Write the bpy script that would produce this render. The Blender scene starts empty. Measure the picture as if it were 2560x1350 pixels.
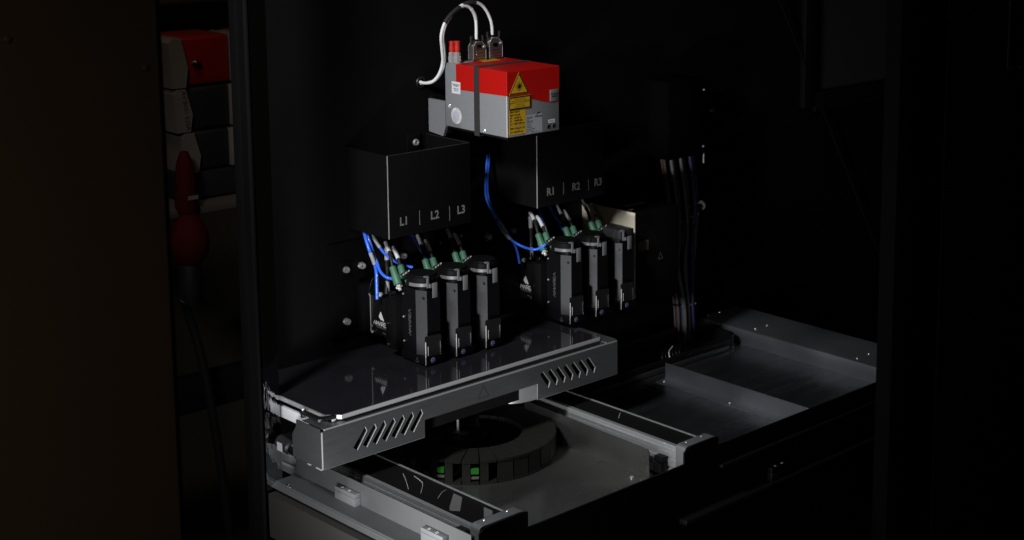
import bpy, bmesh, math, random
from mathutils import Matrix, Vector
random.seed(7)

# ---------------------------------------------------------------- camera, world, light, exposure
scn = bpy.context.scene
COL = scn.collection
cd = bpy.data.cameras.new("camera"); cam = bpy.data.objects.new("camera", cd); COL.objects.link(cam)
cam.matrix_world = Matrix(((0.67787, 0.116539, -0.725886, -1.312228), (-0.735102, 0.121977, -0.666893, -2.018359),
                           (0.010823, 0.985667, 0.168353, 0.89955), (0, 0, 0, 1)))
cd.sensor_width = 36; cd.lens = 55.733; cd.shift_x = -0.19567; cd.shift_y = -0.15143
cd.clip_start = 0.02; cd.clip_end = 60
cd.dof.use_dof = True; cd.dof.focus_distance = 2.55; cd.dof.aperture_fstop = 8
scn.camera = cam
w = bpy.data.worlds.new("World"); scn.world = w; w.use_nodes = True
w.node_tree.nodes["Background"].inputs[0].default_value = (1.0, 0.86, 0.72, 1)
w.node_tree.nodes["Background"].inputs[1].default_value = 0.005
vs = scn.view_settings
vs.view_transform = 'Standard'; vs.look = 'None'; vs.exposure = 0; vs.gamma = 1; vs.use_curve_mapping = False

def lamp(name, loc, target, size, size_y, power, color, spread=180):
    l = bpy.data.lights.new(name, 'AREA'); l.shape = 'RECTANGLE'; l.size = size; l.size_y = size_y
    l.energy = power; l.color = color; l.spread = math.radians(spread)
    o = bpy.data.objects.new(name, l); COL.objects.link(o)
    o.location = loc
    o.rotation_euler = (Vector(target) - Vector(loc)).to_track_quat('-Z', 'Y').to_euler()
    return o
KEY = lamp("work_lamp", (-0.80, -0.26, 1.18), (0.58, -0.07, 0.14), 0.20, 0.20, 5.0, (0.97, 0.985, 1.0), 76)
LOW = lamp("cabinet_lamp", (-0.36, -0.33, -0.085), (0.30, -0.08, -0.075), 0.08, 0.08, 1.65, (0.97, 0.985, 1.0), 84)  # unseen low lamp added to brighten the skirt from its left end
PANEL_FILL = lamp("hall_lamp", (-1.95, -1.75, 1.25), (-0.95, -0.50, 0.40), 0.3, 0.3, 0.20, (1.0, 0.78, 0.56), 46)  # unseen warm lamp added to brighten the door panel alone
ROOM = lamp("room_lamp", (-0.10, 0.50, 1.50), (0.36, 0.95, 0.30), 0.20, 0.20, 0.20, (1.0, 0.80, 0.62), 60)

# ---------------------------------------------------------------- materials
MATS = {}
def mat(name, col, rough=0.5, metal=0.0, spec=0.5, var=0.0, vscale=40.0, bump=0.0, bscale=300.0, stretch=None, coat=0.0, rvar=0.0):
    m = bpy.data.materials.new(name); m.use_nodes = True
    nt = m.node_tree; b = nt.nodes["Principled BSDF"]
    b.inputs["Base Color"].default_value = (*col, 1); b.inputs["Roughness"].default_value = rough
    b.inputs["Metallic"].default_value = metal; b.inputs["Specular IOR Level"].default_value = spec
    if coat: b.inputs["Coat Weight"].default_value = coat; b.inputs["Coat Roughness"].default_value = 0.06
    tc = nt.nodes.new("ShaderNodeTexCoord"); mp = nt.nodes.new("ShaderNodeMapping")
    nt.links.new(tc.outputs["Object"], mp.inputs["Vector"])
    if stretch: mp.inputs["Scale"].default_value = stretch
    def noise(scale, det=4):
        n = nt.nodes.new("ShaderNodeTexNoise"); n.inputs["Scale"].default_value = scale; n.inputs["Detail"].default_value = det
        nt.links.new(mp.outputs["Vector"], n.inputs["Vector"]); return n
    if var:
        n = noise(vscale); mx = nt.nodes.new("ShaderNodeMix"); mx.data_type = 'RGBA'; mx.blend_type = 'MIX'
        lo = tuple(c * (1 - var) for c in col); hi = tuple(min(1, c * (1 + var)) for c in col)
        mx.inputs[6].default_value = (*lo, 1); mx.inputs[7].default_value = (*hi, 1)
        nt.links.new(n.outputs["Fac"], mx.inputs[0]); nt.links.new(mx.outputs[2], b.inputs["Base Color"])
    if rvar:
        n = noise(vscale * 0.6); mr = nt.nodes.new("ShaderNodeMapRange")
        mr.inputs[3].default_value = max(0.02, rough - rvar); mr.inputs[4].default_value = min(1, rough + rvar)
        nt.links.new(n.outputs["Fac"], mr.inputs[0]); nt.links.new(mr.outputs[0], b.inputs["Roughness"])
    if bump:
        n = noise(bscale, 2); bp = nt.nodes.new("ShaderNodeBump"); bp.inputs["Strength"].default_value = bump
        bp.inputs["Distance"].default_value = 0.001
        nt.links.new(n.outputs["Fac"], bp.inputs["Height"]); nt.links.new(bp.outputs["Normal"], b.inputs["Normal"])
    MATS[name] = m
    return m
mat('wall_black', (0.0032, 0.0032, 0.0034), 0.7, 0, 0.10, var=0.3, vscale=9, bump=0.15, bscale=900)
mat('coat_black', (0.0036, 0.0036, 0.0040), 0.5, 0, 0.14, var=0.25, vscale=30, bump=0.12, bscale=1500)
mat('anodised', (0.0036, 0.0036, 0.0043), 0.45, 0.0, 0.12, var=0.25, vscale=120, bump=0.05, bscale=2000)
mat('facet_grey', (0.030, 0.030, 0.031), 0.45, 0.2, var=0.2, vscale=160)
mat('facet_plate', (0.034, 0.034, 0.036), 0.5, 0.2, var=0.2, vscale=160)
mat('black_plastic', (0.006, 0.006, 0.006), 0.5, var=0.2, vscale=60)
mat('grey_plastic', (0.13, 0.13, 0.135), 0.42)
mat('gloss_glass', (0.013, 0.013, 0.016), 0.05, 0, 0.8, rvar=0.03, vscale=18, var=0.5)
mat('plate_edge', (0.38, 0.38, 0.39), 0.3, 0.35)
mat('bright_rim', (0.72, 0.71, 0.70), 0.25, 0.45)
mat('badge_steel', (0.20, 0.20, 0.195), 0.4, 0.3)
mat('cap_black', (0.0035, 0.0035, 0.0037), 0.6, 0, 0.12)
mat('dead_black', (0.0025, 0.0025, 0.0025), 1.0, 0, 0.0)
mat('sheet_steel', (0.215, 0.217, 0.223), 0.34, 0.85, var=0.22, vscale=22, bump=0.05, bscale=600, stretch=(1, 1, 14), rvar=0.08)
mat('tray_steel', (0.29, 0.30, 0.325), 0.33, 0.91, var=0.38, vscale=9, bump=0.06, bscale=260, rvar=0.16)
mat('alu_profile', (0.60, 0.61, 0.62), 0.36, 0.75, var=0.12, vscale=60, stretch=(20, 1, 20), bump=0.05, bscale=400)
mat('alu_block', (0.150, 0.152, 0.157), 0.5, 0.4, var=0.08, vscale=120)
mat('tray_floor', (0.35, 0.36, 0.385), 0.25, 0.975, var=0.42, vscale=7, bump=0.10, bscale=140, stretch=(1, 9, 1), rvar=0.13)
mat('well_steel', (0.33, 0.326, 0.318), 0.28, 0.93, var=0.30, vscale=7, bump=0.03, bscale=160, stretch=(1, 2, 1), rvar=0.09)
mat('ledge_steel', (0.108, 0.110, 0.112), 0.48, 0.6, var=0.12, vscale=20, bump=0.05, bscale=500)
mat('belt_black', (0.004, 0.004, 0.004), 0.7, 0, 0.15)
mat('housing_grey', (0.225, 0.23, 0.24), 0.5, 0.1, 0.35, var=0.10, vscale=260, bump=0.08, bscale=1800)
mat('housing_red', (0.42, 0.005, 0.003), 0.44, 0, 0.4, var=0.10, vscale=260, bump=0.08, bscale=1800)
mat('strap_black', (0.022, 0.021, 0.020), 0.7, var=0.3, vscale=300)
mat('sticker_yellow', (0.56, 0.33, 0.012), 0.5, var=0.06, vscale=200)
mat('ink_black', (0.006, 0.004, 0.003), 0.6)
mat('ink_brown', (0.05, 0.028, 0.006), 0.6)
mat('label_white', (0.62, 0.62, 0.64), 0.5, var=0.06, vscale=200)
mat('label_silver', (0.34, 0.345, 0.37), 0.45, var=0.06, vscale=200)
mat('disc_silver', (0.50, 0.52, 0.58), 0.4, 0.2)
mat('chrome', (0.78, 0.77, 0.76), 0.14, 1.0)
mat('dark_chrome', (0.36, 0.35, 0.34), 0.16, 1.0, var=0.2, vscale=80)
mat('hood_metal', (0.34, 0.33, 0.32), 0.26, 0.82, var=0.2, vscale=80)
mat('screw_steel', (0.66, 0.65, 0.64), 0.25, 0.6)
mat('cable_white', (0.86, 0.86, 0.87), 0.5, var=0.06, vscale=90)
mat('cable_black', (0.012, 0.012, 0.012), 0.42)
mat('hose_blue', (0.040, 0.16, 0.85), 0.28, 0, 0.5, coat=0.4)
mat('connector_green', (0.055, 0.155, 0.095), 0.5, var=0.1, vscale=300)
mat('cap_red', (0.55, 0.03, 0.022), 0.4)
mat('logo_white', (0.55, 0.55, 0.57), 0.5)
mat('logo_grey', (0.085, 0.085, 0.088), 0.5)
mat('letter_grey', (0.17, 0.17, 0.17), 0.55)
mat('edge_grey', (0.22, 0.22, 0.22), 0.4)
mat('side_sheet', (0.80, 0.74, 0.58), 0.5, 0.0, var=0.1, vscale=14)
mat('polished', (0.30, 0.30, 0.31), 0.07, 1.0, bump=1.0, bscale=110, stretch=(1, 1, 0.35))
mat('panel_brown', (0.14, 0.108, 0.080), 0.7, 0, 0.2, var=0.15, vscale=5, bump=0.1, bscale=700)
mat('floor_brown', (0.07, 0.058, 0.044), 0.6, var=0.3, vscale=4)
mat('room_brown', (0.030, 0.023, 0.017), 0.8, var=0.4, vscale=3)
mat('case_beige', (0.11, 0.092, 0.077), 0.5, var=0.2, vscale=20)
mat('case_red', (0.14, 0.003, 0.002), 0.4, var=0.2, vscale=20)
mat('case_black', (0.006, 0.006, 0.006), 0.5)
mat('plug_red', (0.034, 0.0012, 0.0008), 0.8, 0, 0.08)
mat('chain_black', (0.013, 0.012, 0.011), 0.6, 0, 0.3, var=0.3, vscale=60)
mat('slab_dark', (0.010, 0.0085, 0.007), 0.8, var=0.3, vscale=8)
mat('lens_green', (0.02, 0.20, 0.02), 0.4)
mat('sticker_blue', (0.02, 0.06, 0.30), 0.5)
mat('wire_blue', (0.025, 0.03, 0.10), 0.5); mat('wire_grey', (0.12, 0.12, 0.12), 0.5)
mat('wire_cream', (0.19, 0.17, 0.12), 0.5); mat('wire_green', (0.06, 0.064, 0.020), 0.5); mat('wire_red', (0.10, 0.022, 0.015), 0.5); mat('wire_pale', (0.15, 0.15, 0.15), 0.5)

# ---------------------------------------------------------------- helpers
def W(o):                                   # world position (no rotations or scales are used on parents)
    v = Vector(o.location)
    while o.parent: o = o.parent; v = v + Vector(o.location)
    return v
def link(name, bm, m, parent=None, smooth=None, origin=None):
    """Link a bmesh given in world coordinates as one mesh object with its origin at its base."""
    me = bpy.data.meshes.new(name)
    bmesh.ops.recalc_face_normals(bm, faces=bm.faces[:])
    vs_ = [v.co for v in bm.verts]
    if origin is None:
        xs = [c.x for c in vs_]; ys = [c.y for c in vs_]; zs = [c.z for c in vs_]
        origin = Vector(((min(xs)+max(xs))/2, (min(ys)+max(ys))/2, min(zs)))
    bmesh.ops.translate(bm, verts=bm.verts[:], vec=-Vector(origin))
    bm.to_mesh(me); bm.free()
    if smooth is not None:
        me.shade_smooth()
        if smooth < 179: me.set_sharp_from_angle(angle=math.radians(smooth))
    for mm in (m if isinstance(m, (list, tuple)) else [m]): me.materials.append(MATS[mm])
    o = bpy.data.objects.new(name, me); COL.objects.link(o)
    o.parent = parent
    o.location = Vector(origin) - (W(parent) if parent else Vector((0, 0, 0)))
    return o
def tag(o, label=None, cat=None, group=None, kind=None):
    if label: o["label"] = label
    if cat: o["category"] = cat
    if group: o["group"] = group
    if kind: o["kind"] = kind
    return o
def thing(name, loc, label, cat, group=None):
    o = bpy.data.objects.new(name, None); COL.objects.link(o); o.location = loc; o.empty_display_size = 0.02
    return tag(o, label, cat, group)
def copy_tree(o, parent=None):
    c = o.copy(); COL.objects.link(c); c.parent = parent
    for ch in list(o.children): copy_tree(ch, c)
    return c

def bm_box(bm, x0, x1, y0, y1, z0, z1, bev=0.0, seg=2):
    r = bmesh.ops.create_cube(bm, size=1.0)
    vs_ = r['verts']
    for v in vs_:
        v.co = Vector(((x0+x1)/2 + v.co.x*(x1-x0), (y0+y1)/2 + v.co.y*(y1-y0), (z0+z1)/2 + v.co.z*(z1-z0)))
    if bev:
        es = list({e for v in vs_ for e in v.link_edges})
        bmesh.ops.bevel(bm, geom=es, offset=bev, segments=seg, affect='EDGES', profile=0.5)
def box(name, x0, x1, y0, y1, z0, z1, m, parent=None, bev=0.0, seg=2):
    bm = bmesh.new(); bm_box(bm, x0, x1, y0, y1, z0, z1, bev, seg)
    return link(name, bm, m, parent, 35 if bev else None)
def bm_prism(bm, pts, axis, a0, a1, holes=()):
    """Extrude a polygon (with holes) given in the plane normal to axis; (u,v) are the two other axes in order."""
    def P(u, v, a):
        return {'x': (a, u, v), 'y': (u, a, v), 'z': (u, v, a)}[axis]
    tmp = bmesh.new(); edges = []
    for loop in [pts, *holes]:
        vs_ = [tmp.verts.new(P(u, v, a0)) for u, v in loop]
        for i in range(len(vs_)): edges.append(tmp.edges.new((vs_[i], vs_[(i+1) % len(vs_)])))
    bmesh.ops.triangle_fill(tmp, use_beauty=True, use_dissolve=False, edges=edges)
    n = Vector(P(0, 0, 1)) - Vector(P(0, 0, 0))
    if holes:                                # drop fill faces inside the holes
        def inside(p, poly):
            c = False
            for i in range(len(poly)):
                (x1, y1), (x2, y2) = poly[i], poly[i-1]
                if (y1 > p[1]) != (y2 > p[1]) and p[0] < (x2-x1)*(p[1]-y1)/(y2-y1)+x1: c = not c
            return c
        ui, vi = {'x': (1, 2), 'y': (0, 2), 'z': (0, 1)}[axis]
        bad = [f for f in tmp.faces if any(inside((f.calc_center_median()[ui], f.calc_center_median()[vi]), h) for h in holes)]
        bmesh.ops.delete(tmp, geom=bad, context='FACES_ONLY')
    r = bmesh.ops.extrude_face_region(tmp, geom=tmp.faces[:])
    bmesh.ops.translate(tmp, verts=[e for e in r['geom'] if isinstance(e, bmesh.types.BMVert)], vec=n*(a1-a0))
    me = bpy.data.meshes.new("t"); tmp.to_mesh(me); tmp.free(); bm.from_mesh(me); bpy.data.meshes.remove(me)
def prism(name, pts, axis, a0, a1, m, parent=None, holes=(), smooth=None):
    bm = bmesh.new(); bm_prism(bm, pts, axis, a0, a1, holes); return link(name, bm, m, parent, smooth)
def bm_lathe(bm, prof, p0, axis, seg=20):
    """prof: (radius, distance along axis) from p0; closed by poles where the radius is 0."""
    ax = Vector(axis).normalized(); t = Vector((0, 0, 1)) if abs(ax.z) < 0.9 else Vector((1, 0, 0))
    u = ax.cross(t).normalized(); v = ax.cross(u); p0 = Vector(p0); rings = []
    for r, d in prof:
        if r <= 1e-7: rings.append([bm.verts.new(p0 + ax*d)])
        else: rings.append([bm.verts.new(p0 + ax*d + (u*math.cos(2*math.pi*k/seg) + v*math.sin(2*math.pi*k/seg))*r) for k in range(seg)])
    for a, b in zip(rings, rings[1:]):
        for k in range(seg):
            k2 = (k+1) % seg
            if len(a) == 1 and len(b) == 1: continue
            if len(a) == 1: bm.faces.new((a[0], b[k], b[k2]))
            elif len(b) == 1: bm.faces.new((a[k], b[0], a[k2]))
            else: bm.faces.new((a[k], b[k], b[k2], a[k2]))
def lathe(name, prof, p0, axis, m, parent=None, seg=20, smooth=35):
    bm = bmesh.new(); bm_lathe(bm, prof, p0, axis, seg); return link(name, bm, m, parent, smooth)
def rod(name, p0, p1, r, m, parent=None, seg=14):
    d = Vector(p1) - Vector(p0); L = d.length
    e = min(r*0.25, L*0.2)
    return lathe(name, [(0, 0), (r-e, 0), (r, e), (r, L-e), (r-e, L), (0, L)], p0, d, m, parent, seg)
def smooth_path(pts, n=6):
    P = [Vector(p) for p in pts]; out = []
    for i in range(len(P)-1):
        a = P[i-1] if i else P[0]*2 - P[1]; b = P[i]; c = P[i+1]; d = P[i+2] if i+2 < len(P) else P[-1]*2 - P[-2]
        for k in range(n):
            t = k/n
            out.append(0.5*((2*b) + (c-a)*t + (2*a-5*b+4*c-d)*t*t + (3*b-a-3*c+d)*t**3))
    out.append(P[-1]); return out
def bm_tube(bm, path, r, seg=12, cap=True):
    nrm = None; rings = []
    for i, p in enumerate(path):
        t = (path[min(i+1, len(path)-1)] - path[max(i-1, 0)]).normalized()
        if nrm is None:
            nrm = t.cross(Vector((0, 0, 1)) if abs(t.z) < 0.9 else Vector((1, 0, 0))).normalized()
        nrm = (nrm - t*nrm.dot(t)).normalized(); b = t.cross(nrm)
        rr = r(i/(len(path)-1)) if callable(r) else r
        rings.append([bm.verts.new(p + (nrm*math.cos(2*math.pi*k/seg) + b*math.sin(2*math.pi*k/seg))*rr) for k in range(seg)])
    for a, c in zip(rings, rings[1:]):
        for k in range(seg): bm.faces.new((a[k], a[(k+1) % seg], c[(k+1) % seg], c[k]))
    if cap: bm.faces.new(rings[0][::-1]); bm.faces.new(rings[-1])
def tube(name, pts, r, m, parent=None, seg=12, n=6, part=None):
    path = smooth_path(pts, n)
    if part:
        k = len(path)-1; path = path[int(part[0]*k):int(part[1]*k)+1]
    bm = bmesh.new(); bm_tube(bm, path, r, seg); return link(name, bm, m, parent, 60)
def on(plane, d):                           # (u,v) in the plane seen from outside -> world
    return {'front': lambda u, v, e=0: Vector((u, d-e, v)), 'left': lambda u, v, e=0: Vector((d-e, -u, v)),
            'top': lambda u, v, e=0: Vector((u, v, d+e))}[plane]
def text(name, s, size, plane, d, a, b, m, parent, align='CENTER', bold=0.0, sx=1.0, thick=0.0002, rot=0.0):
    """Lettering lying on a plane; a,b = anchor (for the left face a is -Y)."""
    cu = bpy.data.curves.new(name, 'FONT'); cu.body = s; cu.size = size; cu.align_x = align; cu.align_y = 'CENTER'
    cu.offset = bold; cu.resolution_u = 2; cu.space_line = 0.9
    ob = bpy.data.objects.new("t", cu); me = bpy.data.meshes.new_from_object(ob)
    bpy.data.objects.remove(ob); bpy.data.curves.remove(cu)
    bm = bmesh.new(); bm.from_mesh(me); bpy.data.meshes.remove(me)
    f = on(plane, d); cr, sr = math.cos(rot), math.sin(rot)
    for v in bm.verts:
        x, y = v.co.x*sx, v.co.y
        v.co = f(a + x*cr - y*sr, b + x*sr + y*cr, thick)
    return link(name, bm, m, parent)
def flat(name, pts, plane, d, m, parent, e0=0.0, e1=0.0002, holes=()):
    """Thin sticker: polygon (u,v) with a real thickness standing e1 proud of plane d."""
    if plane == 'front': return prism(name, pts, 'y', d-e1, d-e0, m, parent, holes)
    if plane == 'left': return prism(name, [(-u, v) for u, v in pts], 'x', d-e1, d-e0, m, parent, [[(-u, v) for u, v in h] for h in holes])
    return prism(name, pts, 'z', d+e0, d+e1, m, parent, holes)
def strokes(name, polys, wd, plane, d, a, b, s, m, parent, sx=1.0, rot=0.0, thick=0.0002):
    """Letters drawn as thick straight strokes: polys = polylines in a unit box."""
    bm = bmesh.new(); f = on(plane, d); cr, sr = math.cos(rot), math.sin(rot)
    for pl in polys:
        for (x1, y1), (x2, y2) in zip(pl, pl[1:]):
            v = Vector((x2-x1, y2-y1)); n = Vector((-v.y, v.x)).normalized()*wd/2; t = v.normalized()*wd*0.3
            q = [(x1-t.x+n.x, y1-t.y+n.y), (x1-t.x-n.x, y1-t.y-n.y), (x2+t.x-n.x, y2+t.y-n.y), (x2+t.x+n.x, y2+t.y+n.y)]
            P = []
            for x, y in q:
                x *= s*sx; y *= s
                P.append(bm.verts.new(f(a + x*cr - y*sr, b + x*sr + y*cr, thick)))
            bm.faces.new(P)
    return link(name, bm, m, parent)
def amarea():
    L = []; x = 0
    def add(ps, wdt):
        nonlocal x
        for p in ps: L.append([(x+u, v) for u, v in p])
        x += wdt
    A = [[(0, 0), (.42, 1), (.84, 0)]]
    add(A, 1.0); add([[(0, 0), (.12, 1), (.5, .25), (.88, 1), (1, 0)]], 1.15); add(A, 1.0)
    add([[(0, 0), (0, 1), (.6, 1), (.72, .8), (.6, .5), (0, .45)], [(.4, .45), (.75, 0)]], 0.95)
    add([[(.65, 1), (0, 1), (0, 0), (.65, 0)], [(0, .5), (.55, .5)]], 0.82); add(A, .84)
    return [[(u - x/2, v) for u, v in p] for p in L]
AMAREA = amarea()
def screw(p, n, r, parent=None, m='screw_steel', name='screw', h=None, label=None):
    """Socket-head screw: rounded head with a recessed socket, head base at p, pointing along n."""
    h = h or r*0.8
    o = lathe(name, [(0, -0.001), (r, -0.001), (r, h*0.6), (r*0.85, h), (r*0.5, h), (r*0.46, h*0.9), (r*0.42, h*0.35), (0, h*0.3)], p, n, m, parent, 14, 40)
    return o

# ---------------------------------------------------------------- room and cabinet shell
tag(box('floor', -2.0, 4.0, -0.9, 3.2, -1.05, -1.0, 'room_brown'), kind='structure')
tag(box('room_wall', -1.2, 2.6, 2.6, 2.7, -1.0, 2.4, 'room_brown'), kind='structure')
cab = box('back_wall', 0.050, 2.1, 0.285, 0.310, -0.9, 1.25, 'wall_black', bev=0.002)
tag(cab, kind='structure')
tag(box('side_wall', 2.1, 2.13, -0.34, 0.31, -0.9, 1.25, 'wall_black'), kind='structure')
tag(box('cabinet_ceiling', 0.05, 2.1, -0.3, 0.285, 1.2, 1.23, 'wall_black'), kind='structure')
tag(box('cabinet_floor', -0.006, 0.0500, -0.284, 0.1500, -0.22, -0.1460, 'slab_dark'), kind='structure')

# polished post at the left of the chamber
t = thing('polished_post', (0.008, 0.165, -0.9), 'tall polished steel post mirroring the platform edge beside it', 'post')
bm = bmesh.new()
prof = []
for k in range(25):                          # bulged mirror strip with a gentle waviness across
    u = k/24; prof.append((-0.004 + 0.0285*u, 0.1560 - 0.0007*math.sin(math.pi*u)))
prof += [(0.0245, 0.172), (-0.004, 0.172)]
bm_prism(bm, prof, 'z', -0.9, 1.2); link('mirror_strip', bm, 'polished', t, 30)
box('post_frame', -0.0105, -0.0045, 0.158, 0.166, -0.9, 1.2, 'wall_black', t, 0.003)

# left door panel
t = thing('door_panel', (-0.85, -0.48, -0.9), 'large dark brown flat door panel with two dome screws at left', 'panel')
box('panel_sheet', -1.20, -0.5055, -0.500, -0.485, -0.9, 1.4, 'panel_brown', t, 0.001)
box('edge_seal', -0.505, -0.4995, -0.498, -0.470, -0.9, 1.4, 'belt_black', t, 0.0015)
for x, z in ((-0.5204, 0.6677), (-0.6593, 0.7081)):
    lathe('dome_screw', [(0, 0.0035), (0.0020, 0.0032), (0.0036, 0.002), (0.0042, 0)], (x, -0.500, z), (0, -1, 0), 'case_beige', t, 14)

# ---------------------------------------------------------------- things seen through the gap on the left
def storage_case(x0, x1, z0, z1, body, trim, label, letters=None, knob=False):
    t = thing('storage_case', ((x0+x1)/2, 0.97, z0), label, 'case', 'cases stacked behind the gap')
    box('shell', x0+0.024, x1-0.012, 0.905, 1.03, z0, z1, body, t, 0.008, 3)
    bm = bmesh.new(); k = 0.010
    bm_prism(bm, [(x0, z0), (x0+0.030, z0), (x0+0.026+k, z0+(z1-z0)*.4), (x0+0.020+k*0.3, z1), (x0+0.004, z1), (x0-0.004, z1-0.008)], 'y', 0.894, 1.0)
    tr = link('corner_trim', bm, trim, t)
    box('corner_trim', x1-0.014, x1-0.007, 0.896, 1.0, z0+0.002, z1-0.002, trim, t, 0.002)
    box('corner_trim', x1-0.005, x1+0.006, 0.893, 1.0, z0+0.001, z1-0.001, trim, t, 0.002)
    if letters: text('lettering', letters, 0.0135, 'front', 0.894, x0+0.0215, (z0+z1)/2, 'ink_black', t, rot=-math.pi/2+0.1, thick=0.0004)
    if knob: lathe('knob', [(0, 0.012), (0.005, 0.011), (0.0085, 0.006), (0.0095, 0)], (x0+0.060, 0.906, z0+0.044), (0, -1, 0), 'dark_chrome', t, 18)
    return t
c1 = storage_case(0.262, 0.412, 0.405, 0.505, 'case_red', 'case_beige', 'red case with beige corners, topmost of the stack behind the gap', knob=True)
c2 = storage_case(0.268, 0.408, 0.314, 0.402, 'case_black', 'case_beige', 'black case with lettered beige corners under the red case', 'AV B101 E20A')
c3 = storage_case(0.282, 0.404, 0.229, 0.311, 'case_black', 'case_beige', 'black case with plain beige corners, third down in the stack')
t = storage_case(0.424, 0.56, 0.402, 0.502, 'case_red', 'case_beige', 'red case half hidden by the post at right of the stack')
tag(box('storage_case', 0.277, 0.52, 0.90, 1.03, 0.172, 0.227, 'case_black', bev=0.004), 'plain black base case at the bottom of the stack', 'case', 'cases stacked behind the gap')
tag(box('shelf_board', 0.20, 0.80, 0.86, 1.25, 0.150, 0.168, 'room_brown', bev=0.002), 'brown shelf board carrying the stacked cases', 'shelf')
tag(box('machine_casing', 0.10, 0.90, 1.15, 1.6, 0.53, 0.9, 'case_beige', bev=0.03, seg=5), 'dim beige casing with rounded edge above the stacked cases', 'casing')
tag(box('cross_bar', 0.05, 0.70, 0.95, 1.0, -0.300, -0.228, 'belt_black', bev=0.003), 'black horizontal bar low behind the gap', 'bar')
tag(box('brown_cabinet', 0.0, 1.2, 1.4, 1.8, -1.0, 0.145, 'floor_brown', bev=0.004), 'dim brown cabinet front below the shelf', 'cabinet')
t = thing('power_plug', (0.266, 0.86, -0.02), 'red industrial plug with grey label and ball shaped collar', 'plug')
lathe('sleeve', [(0, 0.285), (0.008, 0.283), (0.016, 0.26), (0.021, 0.22), (0.022, 0.17), (0.020, 0.160)], (0.262, 0.86, 0.0), (0, 0, 1), 'plug_red', t, 24)
lathe('collar', [(0.018, 0.160), (0.020, 0.152), (0.027, 0.140), (0.037, 0.118), (0.040, 0.095), (0.037, 0.072), (0.026, 0.055), (0, 0.05)], (0.264, 0.86, 0.0), (0, 0, 1), 'plug_red', t, 28)
box('label', 0.254, 0.276, 0.8365, 0.8378, 0.1880, 0.1960, 'case_beige', t)
lathe('cable_gland', [(0, 0.055), (0.022, 0.055), (0.024, 0.0), (0.016, -0.03), (0.0, -0.03)], (0.262, 0.86, 0.0), (0, 0, 1), 'case_black', t, 20)
tag(tube('power_cable', [(0.2500, 0.86, -0.02), (0.2665, 0.88, -0.0574), (0.2882, 0.88, -0.1445), (0.3059, 0.88, -0.2527), (0.3227, 0.88, -0.3893), (0.3382, 0.88, -0.5644), (0.345, 0.88, -0.75)], 0.0095, 'case_black'), 'thick black power cable hanging from the red plug', 'cable')

# ---------------------------------------------------------------- build platform (skirt, black glass plate)
PL = thing('build_platform', (0.318, 0.14, -0.0655), 'wide grey sheet metal platform with slotted front and black glass top', 'platform')
holes = []
for i in range(7):
    x = 0.0602 + 0.0182*i; holes.append([(x-0.0035, -0.0445), (x+0.0035, -0.0502), (x+0.0224, -0.0233), (x+0.0194, -0.0158)])
for i in range(7):
    x = 0.4475 + 0.0182*i; holes.append([(x-0.0012, -0.0205), (x+0.0048, -0.0158), (x+0.0212, -0.0381), (x+0.0176, -0.0481)])
sk = [(0.0015, -0.0655), (0.196, -0.0650), (0.196, -0.0357), (0.4405, -0.0352), (0.4405, -0.0640), (0.6338, -0.0642), (0.6338, -0.0035), (0.0015, -0.0035)]
fs = prism('front_skirt', sk, 'y', 0.0, 0.0022, 'sheet_steel', PL, holes)
for h in holes:                              # pale strip painting the light on every slot's cut edge
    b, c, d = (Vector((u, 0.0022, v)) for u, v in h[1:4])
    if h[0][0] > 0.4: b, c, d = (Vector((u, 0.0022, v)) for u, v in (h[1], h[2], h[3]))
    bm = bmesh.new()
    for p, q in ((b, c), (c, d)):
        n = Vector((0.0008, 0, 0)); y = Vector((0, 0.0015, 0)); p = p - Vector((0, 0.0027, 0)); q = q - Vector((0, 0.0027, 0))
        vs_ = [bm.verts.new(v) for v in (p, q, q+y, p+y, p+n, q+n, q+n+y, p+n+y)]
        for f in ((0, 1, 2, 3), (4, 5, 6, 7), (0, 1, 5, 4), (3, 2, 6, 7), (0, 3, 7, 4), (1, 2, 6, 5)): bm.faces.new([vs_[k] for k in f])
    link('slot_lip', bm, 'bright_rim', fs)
# rounded bend at the top edge with the flat flange behind it
arc = [(0.0, -0.0035)] + [(0.0035 - 0.0035*math.cos(a), -0.0035 + 0.0035*math.sin(a)) for a in (0.3, 0.6, 0.9, 1.2, math.pi/2)]
bend = arc + [(0.060, 0.0), (0.060, -0.0016), (0.0022, -0.0016), (0.0022, -0.0035)]
prism('top_flange', bend, 'x', 0.0045, 0.6338, 'sheet_steel', PL, smooth=40)
prism('side_skirt', [(0.0026, -0.0645), (0.0825, -0.0645), (0.0830, -0.028), (0.0715, -0.0120), (0.0705, -0.001), (0.0075, -0.001), (0.006, -0.0045), (0.0026, -0.0045)], 'x', 0.0, 0.002, 'sheet_steel', PL)
prism('side_skirt', [(0.0022, -0.0640), (0.20, -0.0640), (0.20, -0.003), (0.0022, -0.003)], 'x', 0.6318, 0.6353, 'sheet_steel', PL)
box('side_flange', 0.607, 0.6352, 0.0025, 0.115, -0.0028, 0.0018, 'sheet_steel', PL, 0.0015, 3)
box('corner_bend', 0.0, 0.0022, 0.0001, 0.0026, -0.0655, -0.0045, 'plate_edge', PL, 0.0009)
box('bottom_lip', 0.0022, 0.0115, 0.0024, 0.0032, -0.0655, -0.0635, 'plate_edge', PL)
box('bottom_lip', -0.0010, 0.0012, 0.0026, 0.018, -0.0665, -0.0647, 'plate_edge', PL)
box('bottom_lip', -0.0008, 0.0016, 0.034, 0.041, -0.0668, -0.0648, 'plate_edge', PL)
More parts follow.
